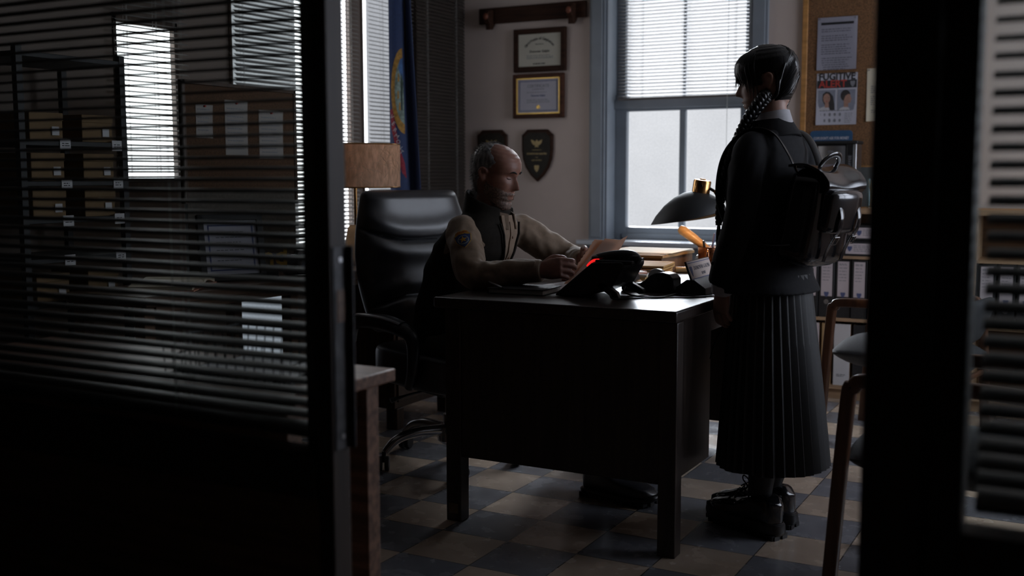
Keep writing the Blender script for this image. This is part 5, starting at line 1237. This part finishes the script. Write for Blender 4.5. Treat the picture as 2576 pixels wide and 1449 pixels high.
strands(bd, 420, man_beard, .0018, .006, .00045, rnd, lambda p: Vector((.35, 0, -.9)).normalized())
obj('beard', on_head(bd), 'beard_grey', mn, smooth=60)
for s in (-1, 1):
    obj('eyebrow', on_head(MB().tube([head_pt(s * .14, .031) + Vector((.003, 0, 0)), head_pt(s * .32, .036) + Vector((.003, 0, 0)), head_pt(s * .52, .031) + Vector((.002, 0, 0))], [.003, .0042, .002], 8, sub=5, flat=.8)), 'hair_black', mn)
    obj('eyelashes', on_head(MB().tube([head_pt(s * (.24 + .05 * k), .0045 + .0018 * abs(k - 2.5) * .5) + Vector((.0007, 0, 0)) for k in range(6)], .0014, 6)), 'hair_black', mn)
    obj('eyelid', on_head(MB().slab(lambda u, v: head_pt(s * (.23 + .27 * u), .0055 + .013 * v) + Vector((.0010 * math.sin(PI * u) * math.sin(PI * v) + .0004, 0, 0)), 10, 6, .0012)), 'skin_man', mn)
# shirt: torso, sleeves, collar in one cloth
sh_t = [(.52, -2.26, 3.70, .148, .190), (.65, -2.245, 3.70, .142, .180), (.80, -2.20, 3.695, .142, .182), (.93, -2.14, 3.69, .130, .192), (.975, -2.116, 3.69, .102, .172), (1.015, -2.097, 3.688, .080, .115), (1.045, -2.09, 3.687, .072, .082)]
sb = rings_body(sh_t, amp=.03, seed=3)
sb.join(sleeve([(-2.12, 3.565, .968), (-2.108, 3.515, .955), (-2.05, 3.440, .895), (-1.992, 3.380, .834), (-1.925, 3.375, .818), (-1.84, 3.398, .832), (-1.738, 3.415, .842)], [.058, .064, .062, .058, .055, .048, .040], 8, amp=.14, seed=1))
sb.join(sleeve([(-2.09, 3.82, .968), (-2.05, 3.88, .955), (-1.97, 3.93, .895), (-1.885, 3.975, .845), (-1.83, 3.93, .84), (-1.77, 3.80, .852), (-1.705, 3.70, .862)], [.058, .064, .062, .058, .055, .048, .040], 8, amp=.14, seed=7))
shirt = obj('shirt', Mn(sb), 'tan_shirt', mn, remesh=.006, sm_it=3)
for W_0, d_ in ((WR_, Vector((.99, .12, .05))), (WL_, Vector((.55, -.80, .08)))):
    d_ = d_.normalized(); W_0 = Vector(W_0)
    obj('cuff', Mn(MB().tube([W_0 - d_ * .055, W_0 - d_ * .045, W_0 + d_ * .004, W_0 + d_ * .010], [.038, .0425, .0405, .036], 26)), 'tan_shirt', shirt)
cb = MB()
for s in (-1, 1):
    cb.slab(lambda u, v: (-2.160 + .150 * u + .014 * u * u + .006 * v * u, 3.687 + s * (.010 + .068 * math.sin(PI * (.06 + .80 * (1 - u)))) + s * .008 * v, 1.082 - .052 * u - .040 * v * (.6 + .9 * u)), 14, 5, .004)
obj('collar', Mn(cb), 'tan_shirt', shirt, smooth=60)
# vest with a stand collar, open down the front
vt = [(.53, -2.26, 3.70, .160, .200), (.65, -2.245, 3.70, .155, .192), (.80, -2.203, 3.695, .155, .190), (.90, -2.158, 3.69, .148, .190), (.955, -2.130, 3.69, .128, .190), (.990, -2.114, 3.69, .108, .178), (1.018, -2.104, 3.688, .092, .140), (1.040, -2.097, 3.688, .080, .104), (1.060, -2.095, 3.688, .074, .086)]
vb = rings_body(vt, amp=.02, seed=8)
def vcol(u, v):
    a = .55 + (2 * PI - 1.1) * u; c, s = math.cos(a), math.sin(a); f_ = (1 - c) / 2
    x = -2.098 + (.088 - .008 * v) * c + .010 * v * (1 - f_); y = 3.688 + (.112 - .026 * v) * s
    return (x, y, 1.000 + .030 * f_ + (.045 + .048 * f_) * v)
vb.join(MB().slab(vcol, 56, 10, .014))
vs_ = obj('vest', Mn(vb), 'vest', mn, remesh=.006, sm_it=3)
def front_pt(a, z, k):
    cx, cy, hd_, hw_ = interp(vt, z); c, s = math.cos(a), math.sin(a)
    return Vector((cx + hd_ * math.copysign(abs(c) ** .9, c) + k, cy + hw_ * math.copysign(abs(s) ** .9, s), z))
obj('shirt_front', Mn(MB().slab(lambda u, v: front_pt((u - .5) * (.17 + .60 * v ** 4), .60 + .425 * v, .005 + .002 * math.sin(7 * v)), 10, 24, .006)), 'tan_shirt', shirt, smooth=70)
obj('placket', Mn(MB().slab(lambda u, v: front_pt((u - .5) * .11, .60 + .40 * v, .0095), 4, 24, .004)), 'tan_shirt', shirt, smooth=70)
for k in range(4): p = front_pt(0, .70 + .08 * k, .0125); obj('button', Mn(MB().ell(p, (.003, .0055, .0055))), 'brownwood', shirt)
for e in (-1, 1): obj('zip', Mn(MB().tube([front_pt(e * (.09 + .31 * (k / 9) ** 4), .60 + .044 * k, .010) for k in range(10)], .0045, 8)), 'vest', vs_)
# shoulder patch on the right sleeve
A0, A1 = Vector((-2.065, 3.457, .925)), Vector((-2.022, 3.413, .870))
ax_ = (A1 - A0).normalized(); cv = Vector((.45, -.86, .12)); e1 = (cv - ax_ * cv.dot(ax_)).normalized(); e2 = ax_.cross(e1)
if e2.x < 0: e2 = -e2
def on_arm(a, b_, lift):
    r = .069 + lift; q = b_ / r
    return A0.lerp(A1, .5) + ax_ * (-a) + e1 * r * math.cos(q) + e2 * r * math.sin(q)
def arm_patch(nm, poly, m, lift, par):
    c = (sum(p[0] for p in poly) / len(poly), sum(p[1] for p in poly) / len(poly)); K = 5; vs = []; fs = []; n_ = len(poly)
    for L_ in (lift, lift - .0012):
        for k in range(K + 1):
            for p in poly: vs.append(on_arm(c[1] + (p[1] - c[1]) * k / K, c[0] + (p[0] - c[0]) * k / K, L_))
    B_ = (K + 1) * n_
    for k in range(K):
        for j in range(n_):
            q = (k * n_ + j, k * n_ + (j + 1) % n_, (k + 1) * n_ + (j + 1) % n_, (k + 1) * n_ + j); fs.append(q); fs.append(tuple(B_ + x for x in reversed(q)))
    for j in range(n_): a, b_ = K * n_ + j, K * n_ + (j + 1) % n_; fs.append((a, b_, B_ + b_, B_ + a))
    return obj(nm, Mn(MB().add(vs, fs)), m, par, smooth=60)
M['patchgold'] = mat('gold_embroidery', (0.50, 0.27, 0.03), 0.7, noise_scale=200, noise_amt=0.3)
M['patchblue'] = mat('navy_embroidery', (0.022, 0.045, 0.14), 0.7, noise_scale=200, noise_amt=0.3)
M['patchpale'] = mat('pale_embroidery', (0.22, 0.27, 0.28), 0.7, noise_scale=200, noise_amt=0.3)
PS = .062
sh2 = [(x * PS, z * PS) for x, z in shield]
top_ = [(-.030, .024), (-.024, .040), (-.012, .044), (0, .042), (.012, .045), (.022, .040), (.030, .024), (0, .027)]
pt_ = arm_patch('shoulder_patch', [(x * 1.10, z * 1.08) for x, z in sh2], 'patchgold', .0015, shirt)
arm_patch('patch_field', sh2, 'patchblue', .0026, pt_)
arm_patch('patch_banner', top_, 'patchgold', .0032, pt_)
arm_patch('patch_ring', [(.0215 * math.cos(2 * PI * k / 24), .0215 * math.sin(2 * PI * k / 24) - .002) for k in range(24)], 'patchpale', .0036, pt_)
arm_patch('patch_disc', [(.0178 * math.cos(2 * PI * k / 24), .0178 * math.sin(2 * PI * k / 24) - .002) for k in range(24)], 'patchblue', .0046, pt_)
arm_patch('patch_star', [((.0165 if k % 2 == 0 else .0062) * math.sin(2 * PI * k / 10), (.0165 if k % 2 == 0 else .0062) * math.cos(2 * PI * k / 10) - .002) for k in range(10)], 'patchgold', .0056, pt_)
for i, ch in enumerate('JERICHO'):
    o_ = on_arm(.034, (-.018 + .006 * i), .0045); uu = (on_arm(.034, (-.012 + .006 * i), .0045) - on_arm(.034, (-.024 + .006 * i), .0045)).normalized()
    t_ = writing('letter', ch, .0105, 'redink', pt_, mn.matrix_basis.inverted() @ o_, uu, -ax_)
# trousers and boots
tb_ = rings_body([(.40, -2.255, 3.70, .15, .20), (.50, -2.255, 3.70, .16, .205), (.60, -2.25, 3.70, .15, .19)], amp=.02)
for s, knee, ank in ((-1, (-1.80, 3.60, .505), (-1.62, 3.60, .10)), (1, (-1.80, 3.83, .505), (-1.72, 3.87, .10))):
    tb_.join(sleeve([(-2.26, 3.70 + .10 * s, .50), (-2.05, 3.70 + .10 * s, .52), knee, (knee[0] + .09, knee[1], .36), ank], [.115, .102, .085, .072, .062], 6, amp=.06, seed=s))
obj('trousers', Mn(tb_), 'trousers', mn, remesh=.008, sm_it=3)
def boot_mesh(L_=.30, W_=.105):
    rings = []; n = 28
    for i in range(25):
        t = i / 24; x = -.085 + L_ * t
        hw = W_ / 2 * (.80 + .2 * math.sin(PI * min(1, t * 1.1)) + .12 * math.exp(-((t - .72) / .2) ** 2)) * min(1, math.sqrt(max(.02, 1 - max(0, (t - .80) / .2) ** 2.2))) * min(1, math.sqrt(max(.05, 1 - max(0, (.10 - t) / .10) ** 2)))
        top = interp([(0, .10), (.12, .125), (.30, .125), (.42, .105), (.55, .085), (.72, .078), (.9, .066), (1.0, .045)], t)[0]; r = []
        for k in range(n):
            a = 2 * PI * k / n; c, s = math.cos(a), math.sin(a)
            r.append((x, hw * math.copysign(abs(c) ** .55, c), .026 + (top - .026) / 2 + (top - .026) / 2 * math.copysign(abs(s) ** .6, s)))
        rings.append(r)
    return MB().loft(rings)
def sole_mesh(L_=.30, W_=.105, lugs=14, H=.036):
    pts = []
    for k in range(56):
        a = 2 * PI * k / 56; c, s = math.cos(a), math.sin(a); x = -.085 + L_ / 2 + (L_ / 2 + .008) * math.copysign(abs(c) ** .75, c)
        t = (x + .085) / L_; w_ = (W_ / 2 + .006) * (.88 + .14 * math.exp(-((t - .74) / .22) ** 2) - .08 * math.exp(-((t - .38) / .12) ** 2)); y = w_ * math.copysign(abs(s) ** .6, s); pts.append((x, y))
    mb = MB(); rings = []
    for z, q in ((.010, .97), (.014, 1.0), (.024, 1.02), (H - .003, 1.0), (H, .94)): rings.append([((p[0] - .065) * q + .065, p[1] * q, z + (.012 * max(0, (p[0] - .14) / .075) ** 2)) for p in pts])
    mb.loft(rings)
    for i in range(lugs):
        x = -.083 + (L_ - .012) * i / (lugs - 1); t = (x + .085) / L_
        if .34 < t < .46: continue
        w_ = W_ / 2 * (.9 + .1 * math.exp(-((t - .74) / .22) ** 2)) * (1 if .08 < t < .9 else .72); lift = .012 * max(0, (x - .14) / .075) ** 2
        for s in (-1, 1): mb.box(x - .007, x + .007, s * w_ * .25 if s > 0 else -w_, w_ if s > 0 else -w_ * .25, 0 + lift, .014 + lift)
    mb.box(-.085, .0, -W_ / 2 * .8, W_ / 2 * .8, .0, .016)
    return mb
for fx, fy, rz_, pit in ((-1.56, 3.60, -8, 0), (-1.66, 3.87, 6, 0)):
    mm = Matrix.Translation((fx, fy, 0)) @ Matrix.Rotation(math.radians(rz_), 4, 'Z')
    bo = obj('boot', Mn(boot_mesh().tube([(-.03, 0, .09), (-.045, 0, .17)], [.052, .058], 20).xf(mm)), 'leather', mn, smooth=60)
    obj('lug_sole', Mn(sole_mesh(H=.032).xf(mm)), 'black', bo)

# torn notebook pages in his hands
pgs = thing('torn_pages', 'torn notebook pages with ragged holes held up by the seated man', 'papers', (-1.64, 3.48, .80))
Wv = Vector((.040, .105, -.012)); Uv = Vector((.096, .042, .158)); P0 = Vector((-1.660, 3.458, .796))
def page(u, v, k=0):
    c = .018 * math.sin(PI * u) * (1 - .4 * v) - .012 * v * v
    p = P0 + Wv * u + Uv * v + Vector((-.02, .01, .03)) * c
    if k: p += Vector((.016, .020, -.002)) * v + Vector((.010, .012, .004))
    if u < .08: p += Wv * (.022 * (1 if int(v * 26) % 2 else -.2))
    if k and u > .7 and v > .85: p += Vector((.004, 0, .018)) * (u - .7) / .3 * (v - .85) / .15
    return p
M['pageback'] = mat('tan_page', (0.72, 0.53, 0.41), 0.75, noise_scale=9, noise_amt=0.15)
def _pt():
    n, l = nt(M['pageback']); b = n['Principled BSDF']; t = n.new('ShaderNodeBsdfTranslucent'); t.inputs[0].default_value = (0.75, 0.50, 0.36, 1)
    mx = n.new('ShaderNodeMixShader'); mx.inputs[0].default_value = 0.4; l.new(b.outputs[0], mx.inputs[1]); l.new(t.outputs[0], mx.inputs[2]); l.new(mx.outputs[0], n['Material Output'].inputs[0])
_pt()
obj('front_page', wl(pgs, MB().slab(lambda u, v: page(u, v), 40, 54, .0006)), 'pageback', pgs, smooth=80)
obj('rear_page', wl(pgs, MB().slab(lambda u, v: page(u, v, 1), 40, 54, .0006)), 'pageback', pgs, smooth=80)

# ------------------------------------------------------------------ standing girl
gl_ = thing('person', 'standing girl with black braids, dark school blazer and long pleated skirt', 'person', (-.968, 3.535, 0), math.radians(164))
GH = Vector((.008, .0, 1.472)); GS = .925; GP = math.radians(7); GY = math.radians(25)
gb = place(head_mesh(), GH, GY, GP, 0, GS)
gb.tube([(-.03, 0, 1.27), (-.028, 0, 1.32), (-.018, 0, 1.38), (-.012, 0, 1.44)], [.062, .047, .045, .046], 24, sub=4)
gt_ = [(.70, -.035, 0, .085, .115), (.86, -.022, 0, .085, .115), (1.00, -.005, 0, .075, .10), (1.12, -.004, 0, .085, .115), (1.22, -.014, 0, .078, .12), (1.28, -.025, 0, .05, .10), (1.31, -.028, 0, .048, .07)]
gb.join(rings_body(gt_))
for s in (-1, 1):
    gb.tube([(-.02, .140 * s, 1.255), (-.002, .178 * s, 1.02), (.054, .155 * s, .82)], [.040, .032, .021], 16, sub=8)
    hand(gb, (.057, .155 * s, .812), (.12, -.06 * s, -.99), (-.25, -s, -.1), (1, -.35 * s, 0), .88, (.35, .5, .35), (.35, .3), .03)
    gb.tube([(-.035, .062 * s, .78), (-.03, .060 * s, .48), (-.035 + (.03 if s < 0 else 0), .054 * s, .09)], [.058, .045, .028], 16, sub=8)
obj('body', gb, 'skin_girl', gl_, remesh=.0042, sm_it=2)
def on_gh(mb): return place(mb, GH, GY, GP, 0, GS)
def girl_hair(p):
    ay = abs(p.y)
    if p.z < -.066 + .25 * max(0, -.02 - p.x) * 0: return 0
    face = p.x > (.030 if p.z > -.01 else .002) - .10 * max(0, p.z - .045) and p.z < .058
    ear = -.036 < p.x < .004 and p.z < .026 and ay > .05
    if face or ear: return 0
    e1_ = min(1, (p.z + .068) / .105)
    return max(.05, e1_)
hb = shell(girl_hair, .0165, amp=.002, fr=0, na=150, nz=100)
rnd = random.Random(9)
for i in range(150):     # hair combed from the middle parting towards the two low plaits
    s = 1 if i % 2 else -1; q = rnd.random(); q2 = rnd.uniform(-.03, .03)
    za = .112 - .105 * q; path = [head_pt(PI - s * (.05 + .1 * q), za, .0165), head_pt(PI - s * (.45 + .2 * q), za - .028 - .01 * q + q2 * .3, .0172), head_pt(PI - s * (.85 + .15 * q), max(-.05, za - .062 - .012 * q), .0155), head_pt(PI - s * 1.25, max(-.060, za - .10), .012)]
    hb.tube(path, [.0016, .0026, .0026, .0018], 5, sub=5)
obj('hair', on_gh(hb), 'hair_black', gl_, smooth=70)
fb_ = MB()
for i in range(100):      # fringe
    a = -1.25 + 2.5 * i / 99 + rnd.uniform(-.02, .02); L_ = rnd.uniform(-.004, .018) + (.022 if abs(a) > .85 else 0)
    pts = [head_pt(a, z, o) for z, o in ((.104, .013), (.088, .0165), (.068, .0175), (.048, .016), (.030, .013), (.012 - L_, .009))]
    fb_.tube(pts, [.002, .0032, .0032, .0028, .002, .0005], 6, sub=3)
for a, zt in ((-1.15, -.07), (1.15, -.06), (1.0, -.045), (1.3, -.085), (-1.0, -.04)):
    fb_.tube([head_pt(a, .08, .018), head_pt(a, .045, .020), head_pt(a, .0, .014), head_pt(a * 1.02, zt, .010)], [.003, .0028, .002, .0006], 6, sub=5)
for i in range(46):      # hair drawn back and forward over each side towards the plaits
    s = 1 if i % 2 else -1; q = rnd.random()
    fb_.tube([head_pt(PI - s * .25 * q, .09 - .05 * q, .016), head_pt(s * (2.2 - .3 * q), .045 - .04 * q, .018), head_pt(s * 1.95, -.02 - .02 * q, .016), head_pt(s * 1.80, -.055, .012)], [.003, .004, .004, .003], 6, sub=4)
obj('fringe', on_gh(fb_), 'hair_black', gl_, smooth=70)
def braid(pts, r0, r1, turns):
    P, _ = smooth_path(pts, 0, 30); n = len(P); mb = MB(); N = None; fr = []
    for i, p in enumerate(P):
        t = (P[min(i + 1, n - 1)] - P[max(i - 1, 0)]).normalized()
        if N is None: a = Vector((1, 0, 0)); N = (a - t * a.dot(t)).normalized()
        else: N = (N - t * N.dot(t)).normalized()
        fr.append((p, N.copy(), t.cross(N)))
    for j in range(3):
        q = []; rr = []
        for i, (p, N_, B_) in enumerate(fr):
            t = i / (n - 1); r = (r0 + (r1 - r0) * t) * min(1, .30 + t * 7); ph = 2 * PI * (turns * t + j / 3)
            q.append(p + B_ * (r * .85 * math.sin(ph)) + N_ * (r * .42 * math.sin(2 * ph))); rr.append(r * .62 if t < .93 else r * .5 * (1.05 - t) / .12 + .001)
        mb.tube(q, rr, 9)
    return mb
for s in (-1, 1):
    pth = [(-.034, .046 * s, 1.440), (-.016, .066 * s, 1.412), (.022, .084 * s, 1.350), (.052, .094 * s, 1.285), (.088, .098 * s, 1.20), (.106, .102 * s, 1.10), (.112, .102 * s, 1.02)]
    br = obj('plait', braid(pth, .0185, .010, 9.5), 'hair_black', gl_, smooth=70)
    e = Vector(pth[-1]); tf = MB()
    for k in range(26): a = rnd.uniform(0, 2 * PI); d = Vector((.006 * math.cos(a), .006 * math.sin(a), 0)); tf.tube([e + d * .4, e + d + Vector((0, 0, -.03)), e + d * 1.3 + Vector((0, 0, -.055 - .03 * rnd.random()))], [.0018, .0022, .0004], 5, sub=3)
    obj('plait_end', tf, 'hair_black', br); obj('hair_tie', MB().tube([e + Vector((0, 0, .008)), e + Vector((0, 0, -.006))], .0105, 14), 'black', br)
for s in (-1, 1): obj('eyelashes', on_gh(MB().tube([head_pt(s * (.20 + .06 * k), .008 + .002 * (k == 2)) + Vector((.0012, 0, 0)) for k in range(6)], .0016, 6)), 'hair_black', gl_)
obj('lips', on_gh(MB().slab(lambda u, v: head_pt(-.30 + .6 * u, -.0535 - .0135 * v) + Vector((.0010, 0, 0)), 14, 6, .0012)), mat('dark_lips', (0.20, 0.07, 0.065), 0.4, noise_scale=40, noise_amt=0.1), gl_)
# blazer
bt_ = [(.800, -.012, 0, .160, .188), (.86, -.008, 0, .136, .170), (.95, -.002, 0, .110, .145), (1.02, .000, 0, .104, .138), (1.12, .002, 0, .112, .152), (1.20, -.006, 0, .108, .158), (1.255, -.016, 0, .092, .154), (1.295, -.023, 0, .074, .126), (1.322, -.027, 0, .063, .085)]
bz = rings_body(bt_, amp=.025, seed=2, fr=5)
for s in (-1, 1):
    bz.join(sleeve([(-.028, .105 * s, 1.266), (-.030, .150 * s, 1.242), (-.026, .170 * s, 1.14), (-.016, .182 * s, 1.03), (.020, .178 * s, .93), (.056, .158 * s, .832)], [.052, .055, .051, .048, .046, .046], 8, amp=.07, seed=s + 3, fr=10))
blz = obj('blazer', bz, 'blazer', gl_, remesh=.006, sm_it=3)
lp = MB()
def cape(u, v):
    a = .55 + (2 * PI - 1.1) * u; c, s = math.cos(a), math.sin(a); f_ = (1 - c) / 2
    return (-.024 + (.060 + .022 * v) * c + .01 * (1 - v), (.066 + .034 * v) * s, 1.345 + .012 * f_ - .050 * v - .05 * (1 - f_) * v)
obj('blazer_collar', MB().slab(cape, 50, 6, .006), 'blazer', blz, smooth=70)
for s in (-1, 1):
    obj('lapel', MB().prism([(0, 0), (.018, .006), (.052, -.045), (.050, -.075), (.012, -.155), (.004, -.155)], (.070, .004 * s, 1.300), (-.14, s * .95, 0), (.26, .05 * s, .96), (.006, 0, .001)), 'blazer', blz, .001)
    obj('cuff_button', MB().ell((.05, .225 * s, .90), (.006, .003, .006)), 'black', blz)
b = MB()
for p_ in range(5):
    k = p_ / 4
cr_ = [(x * .055, z * .065) for x, z in shield]
for k in range(len(cr_)):
    a, c = cr_[k], cr_[(k + 1) % len(cr_)]
    b.tube([(.114 - abs(a[0]) * .1, .072 + a[0], 1.165 + a[1]), (.114 - abs(c[0]) * .1, .072 + c[0], 1.165 + c[1])], .0013, 6)
obj('embroidered_crest', b, mat('grey_white_thread', (0.35, 0.35, 0.36), 0.8, noise_scale=80, noise_amt=0.2), blz)
def wcol(u, v):
    a = .30 + (2 * PI - .6) * u; c, s = math.cos(a), math.sin(a); f_ = (1 - c) / 2
    return (-.022 + (.048 + .014 * v) * c + .012 * (1 - f_) * (1 - f_), (.050 + .016 * v) * s, 1.378 + .008 * f_ - .042 * v - .045 * (1 - f_) * v - .012 * (1 - f_))
obj('shirt_collar', MB().slab(wcol, 50, 6, .003), 'whiteshirt', gl_, smooth=70)
for s in (-1, 1):
    obj('shirt_cuff', MB().tube([(.053, .160 * s, .842), (.060, .155 * s, .800), (.0605, .1545 * s, .798)], [.036, .034, .030], 24), 'whiteshirt', gl_)
# pleated skirt
NP = 34; rings = []
for i in range(33):
    t = i / 32; z = .86 - .632 * t; hd_ = .118 + .056 * t; hw_ = .138 + .060 * t; r = []
    n = NP * 8; amp = .004 + .010 * t
    for k in range(n):
        a = 2 * PI * k / n; f_ = (k / 8) % 1.0; saw = (f_ / .8 if f_ < .8 else (1 - f_) / .2) - .5
        w_ = 1 + .05 * t * noise.noise(Vector((math.cos(a) * 1.6, math.sin(a) * 1.6, t * 1.2)))
        c, s = math.cos(a), math.sin(a)
        r.append((-.028 - .022 * t + (hd_ * w_ + amp * saw) * c, (hw_ * w_ + amp * saw) * s, z + .006 * t * noise.noise(Vector((a * 2, 1, 1))) + (.003 * saw if i == 32 else 0)))
    rings.append(r)
sk = MB().loft(rings, True, False)
inner = [[(x * .985, y * .985, z) for x, y, z in rings[-1]], [(-.05 + (x + .05) * .96, y * .96, z + .05) for x, y, z in rings[-1]]]
sk.loft([rings[-1]] + inner, False, False)
obj('skirt', sk, 'skirtcloth', gl_, smooth=50)
tg_ = MB()
for s, ax__ in ((1, 0), (-1, 0)):
    tg_.tube([(-.035, .070 * s, .70), (-.035, .062 * s, .48), (-.050, .056 * s, .33), (-.035 + (.03 if s < 0 else 0), .054 * s, .13), (-.024 + (.03 if s < 0 else 0), .053 * s, .075)], [.078, .056, .056, .039, .040], 20, sub=6)
obj('tights', tg_, 'tights', gl_, smooth=70)
for s, yw in ((1, -8), (-1, 6)):
    mm = Matrix.Translation((-.040 if s > 0 else -.010, .058 * s + (.0 if s > 0 else -.004), 0)) @ Matrix.Rotation(math.radians(yw), 4, 'Z')
    S3 = Matrix.Diagonal((.98, .92, 1.0, 1)); lift = Matrix.Translation((0, 0, .014))
    sho = obj('shoe', boot_mesh().xf(mm @ lift @ S3), 'patent', gl_, smooth=60)
    obj('platform_sole', sole_mesh(H=.050, lugs=13).xf(mm @ S3), 'black', sho)
    obj('welt', MB().tube([Vector((-.085 + .15 + .152 * math.copysign(abs(math.cos(q)) ** .75, math.cos(q)), .0535 * math.copysign(abs(math.sin(q)) ** .6, math.sin(q)) * (1.0 + .12 * math.cos(q)), .050)) for q in [2 * PI * k / 40 for k in range(41)]], .003, 6, False).xf(mm @ S3), 'black', sho)
    lc = MB()
    for k in range(4):
        x = .055 + .022 * k; z = .128 - .0115 * k + .014 - .003 * k
        lc.tube([(x - .006, -.026, z - .010), (x, 0, z + .002), (x + .004, .026, z - .010)], .0022, 6, sub=5); lc.tube([(x + .004, -.026, z - .010), (x, 0, z + .003), (x - .006, .026, z - .010)], .0022, 6, sub=5)
    for d in (-1, 1):
        lc.tube([(.048, 0, .145), (.058, .022 * d, .172), (.048, .032 * d, .190), (.036, .022 * d, .178), (.046, .002 * d, .147)], .0024, 6, sub=6)
        lc.tube([(.048, 0, .146), (.085, .028 * d, .128), (.100, .034 * d, .118)], .0024, 6, sub=4)
    obj('laces', lc.xf(mm @ S3), 'blackmatte', sho)

# ------------------------------------------------------------------ backpack on her back
bp_t = thing('backpack', 'shiny black leather backpack worn on the standing girl\'s back', 'backpack', (-.968, 3.535, 0), math.radians(164))
PB = Matrix.Translation((-.182, 0, 1.048)) @ Matrix.Rotation(math.radians(-10), 4, 'Y')
def pk(mb): return mb.xf(PB)
def rbox(hx, hy, z0, z1, ex=.5, n=44, tp=.0, rows=18, bulge=.0):
    R = []
    for i in range(rows + 1):
        v = i / rows; e = min(1, v / .12, (1 - v) / .16); e = math.sqrt(max(.0, 1 - (1 - e) ** 2)) * .30 + .70 if e < 1 else 1
        k_ = e * (1 - tp * v); bl = 1 + bulge * math.sin(PI * v); R.append([(hx * k_ * bl * math.copysign(abs(math.cos(2 * PI * k / n)) ** ex, math.cos(2 * PI * k / n)), hy * k_ * math.copysign(abs(math.sin(2 * PI * k / n)) ** ex, math.sin(2 * PI * k / n)), z0 + (z1 - z0) * v) for k in range(n)])
    return MB().loft(R)
obj('bag_body', pk(rbox(.070, .132, -.150, .145, tp=.10, bulge=.10)), 'patent', bp_t, smooth=60)
def flap(u, v):
    y = (v - .5) * .255 * (1 - .10 * u)
    if u < .45: t = u / .45; x = .055 - .105 * t; z = .147 + .012 * math.sin(PI * t)
    else: t = (u - .45) / .55; x = -.052 - .030 * math.sin(PI * min(1, t * .8)) - .004; z = .145 - .060 * t
    return (x, y, z + .004 * math.cos(v * 2 * PI))
fl_ = obj('flap', pk(MB().slab(flap, 30, 14, .007)), 'patent', bp_t, smooth=60)
obj('front_pocket', pk(rbox(.034, .100, -.035, .100, ex=.75, bulge=.10).xf(Matrix.Translation((-.076, 0, 0)))), 'patent', bp_t, smooth=60)
for y in (-.055, .055):
    st_ = obj('buckle_strap', pk(MB().tube([(-.098, y, .07), (-.118, y, .02), (-.116, y, -.02), (-.102, y, -.05), (-.088, y, -.09), (-.084, y + .004, -.125)], .011, 10, sub=5, flat=.22, up=(1, 0, 0))), 'patent', fl_)
    obj('buckle', pk(MB().tube([(-.112, y - .014, -.042), (-.112, y + .014, -.042), (-.104, y + .014, -.066), (-.104, y - .014, -.066), (-.112, y - .014, -.042)], .0022, 8)), 'chrome', fl_)
obj('handle', pk(MB().tube([(-.005, -.050, .150), (-.018, -.046, .180), (-.026, -.018, .198), (-.026, .018, .198), (-.018, .046, .180), (-.005, .050, .150)], .011, 10, sub=6, flat=.5)), 'patent', bp_t)
for y in (-.050, .050): obj('handle_stud', pk(MB().ell((-.008, y, .160), (.006, .006, .006))), 'chrome', bp_t)
for s in (-1, 1):
    obj('shoulder_strap', MB().tube([(-.158, .075 * s, 1.180), (-.126, .090 * s, 1.250), (-.085, .098 * s, 1.305), (-.03, .104 * s, 1.322), (.03, .106 * s, 1.305), (.085, .105 * s, 1.25), (.105, .112 * s, 1.17), (.09, .13 * s, 1.08), (.03, .145 * s, 1.00), (-.08, .14 * s, .965), (-.165, .12 * s, .965)], .0145, 12, sub=6, flat=.26, up=(0, 0, 1)), 'patent', bp_t, smooth=60)
    obj('strap_clip', MB().ell((.045, .106 * s, 1.302), (.010, .009, .006)), 'chrome', bp_t)
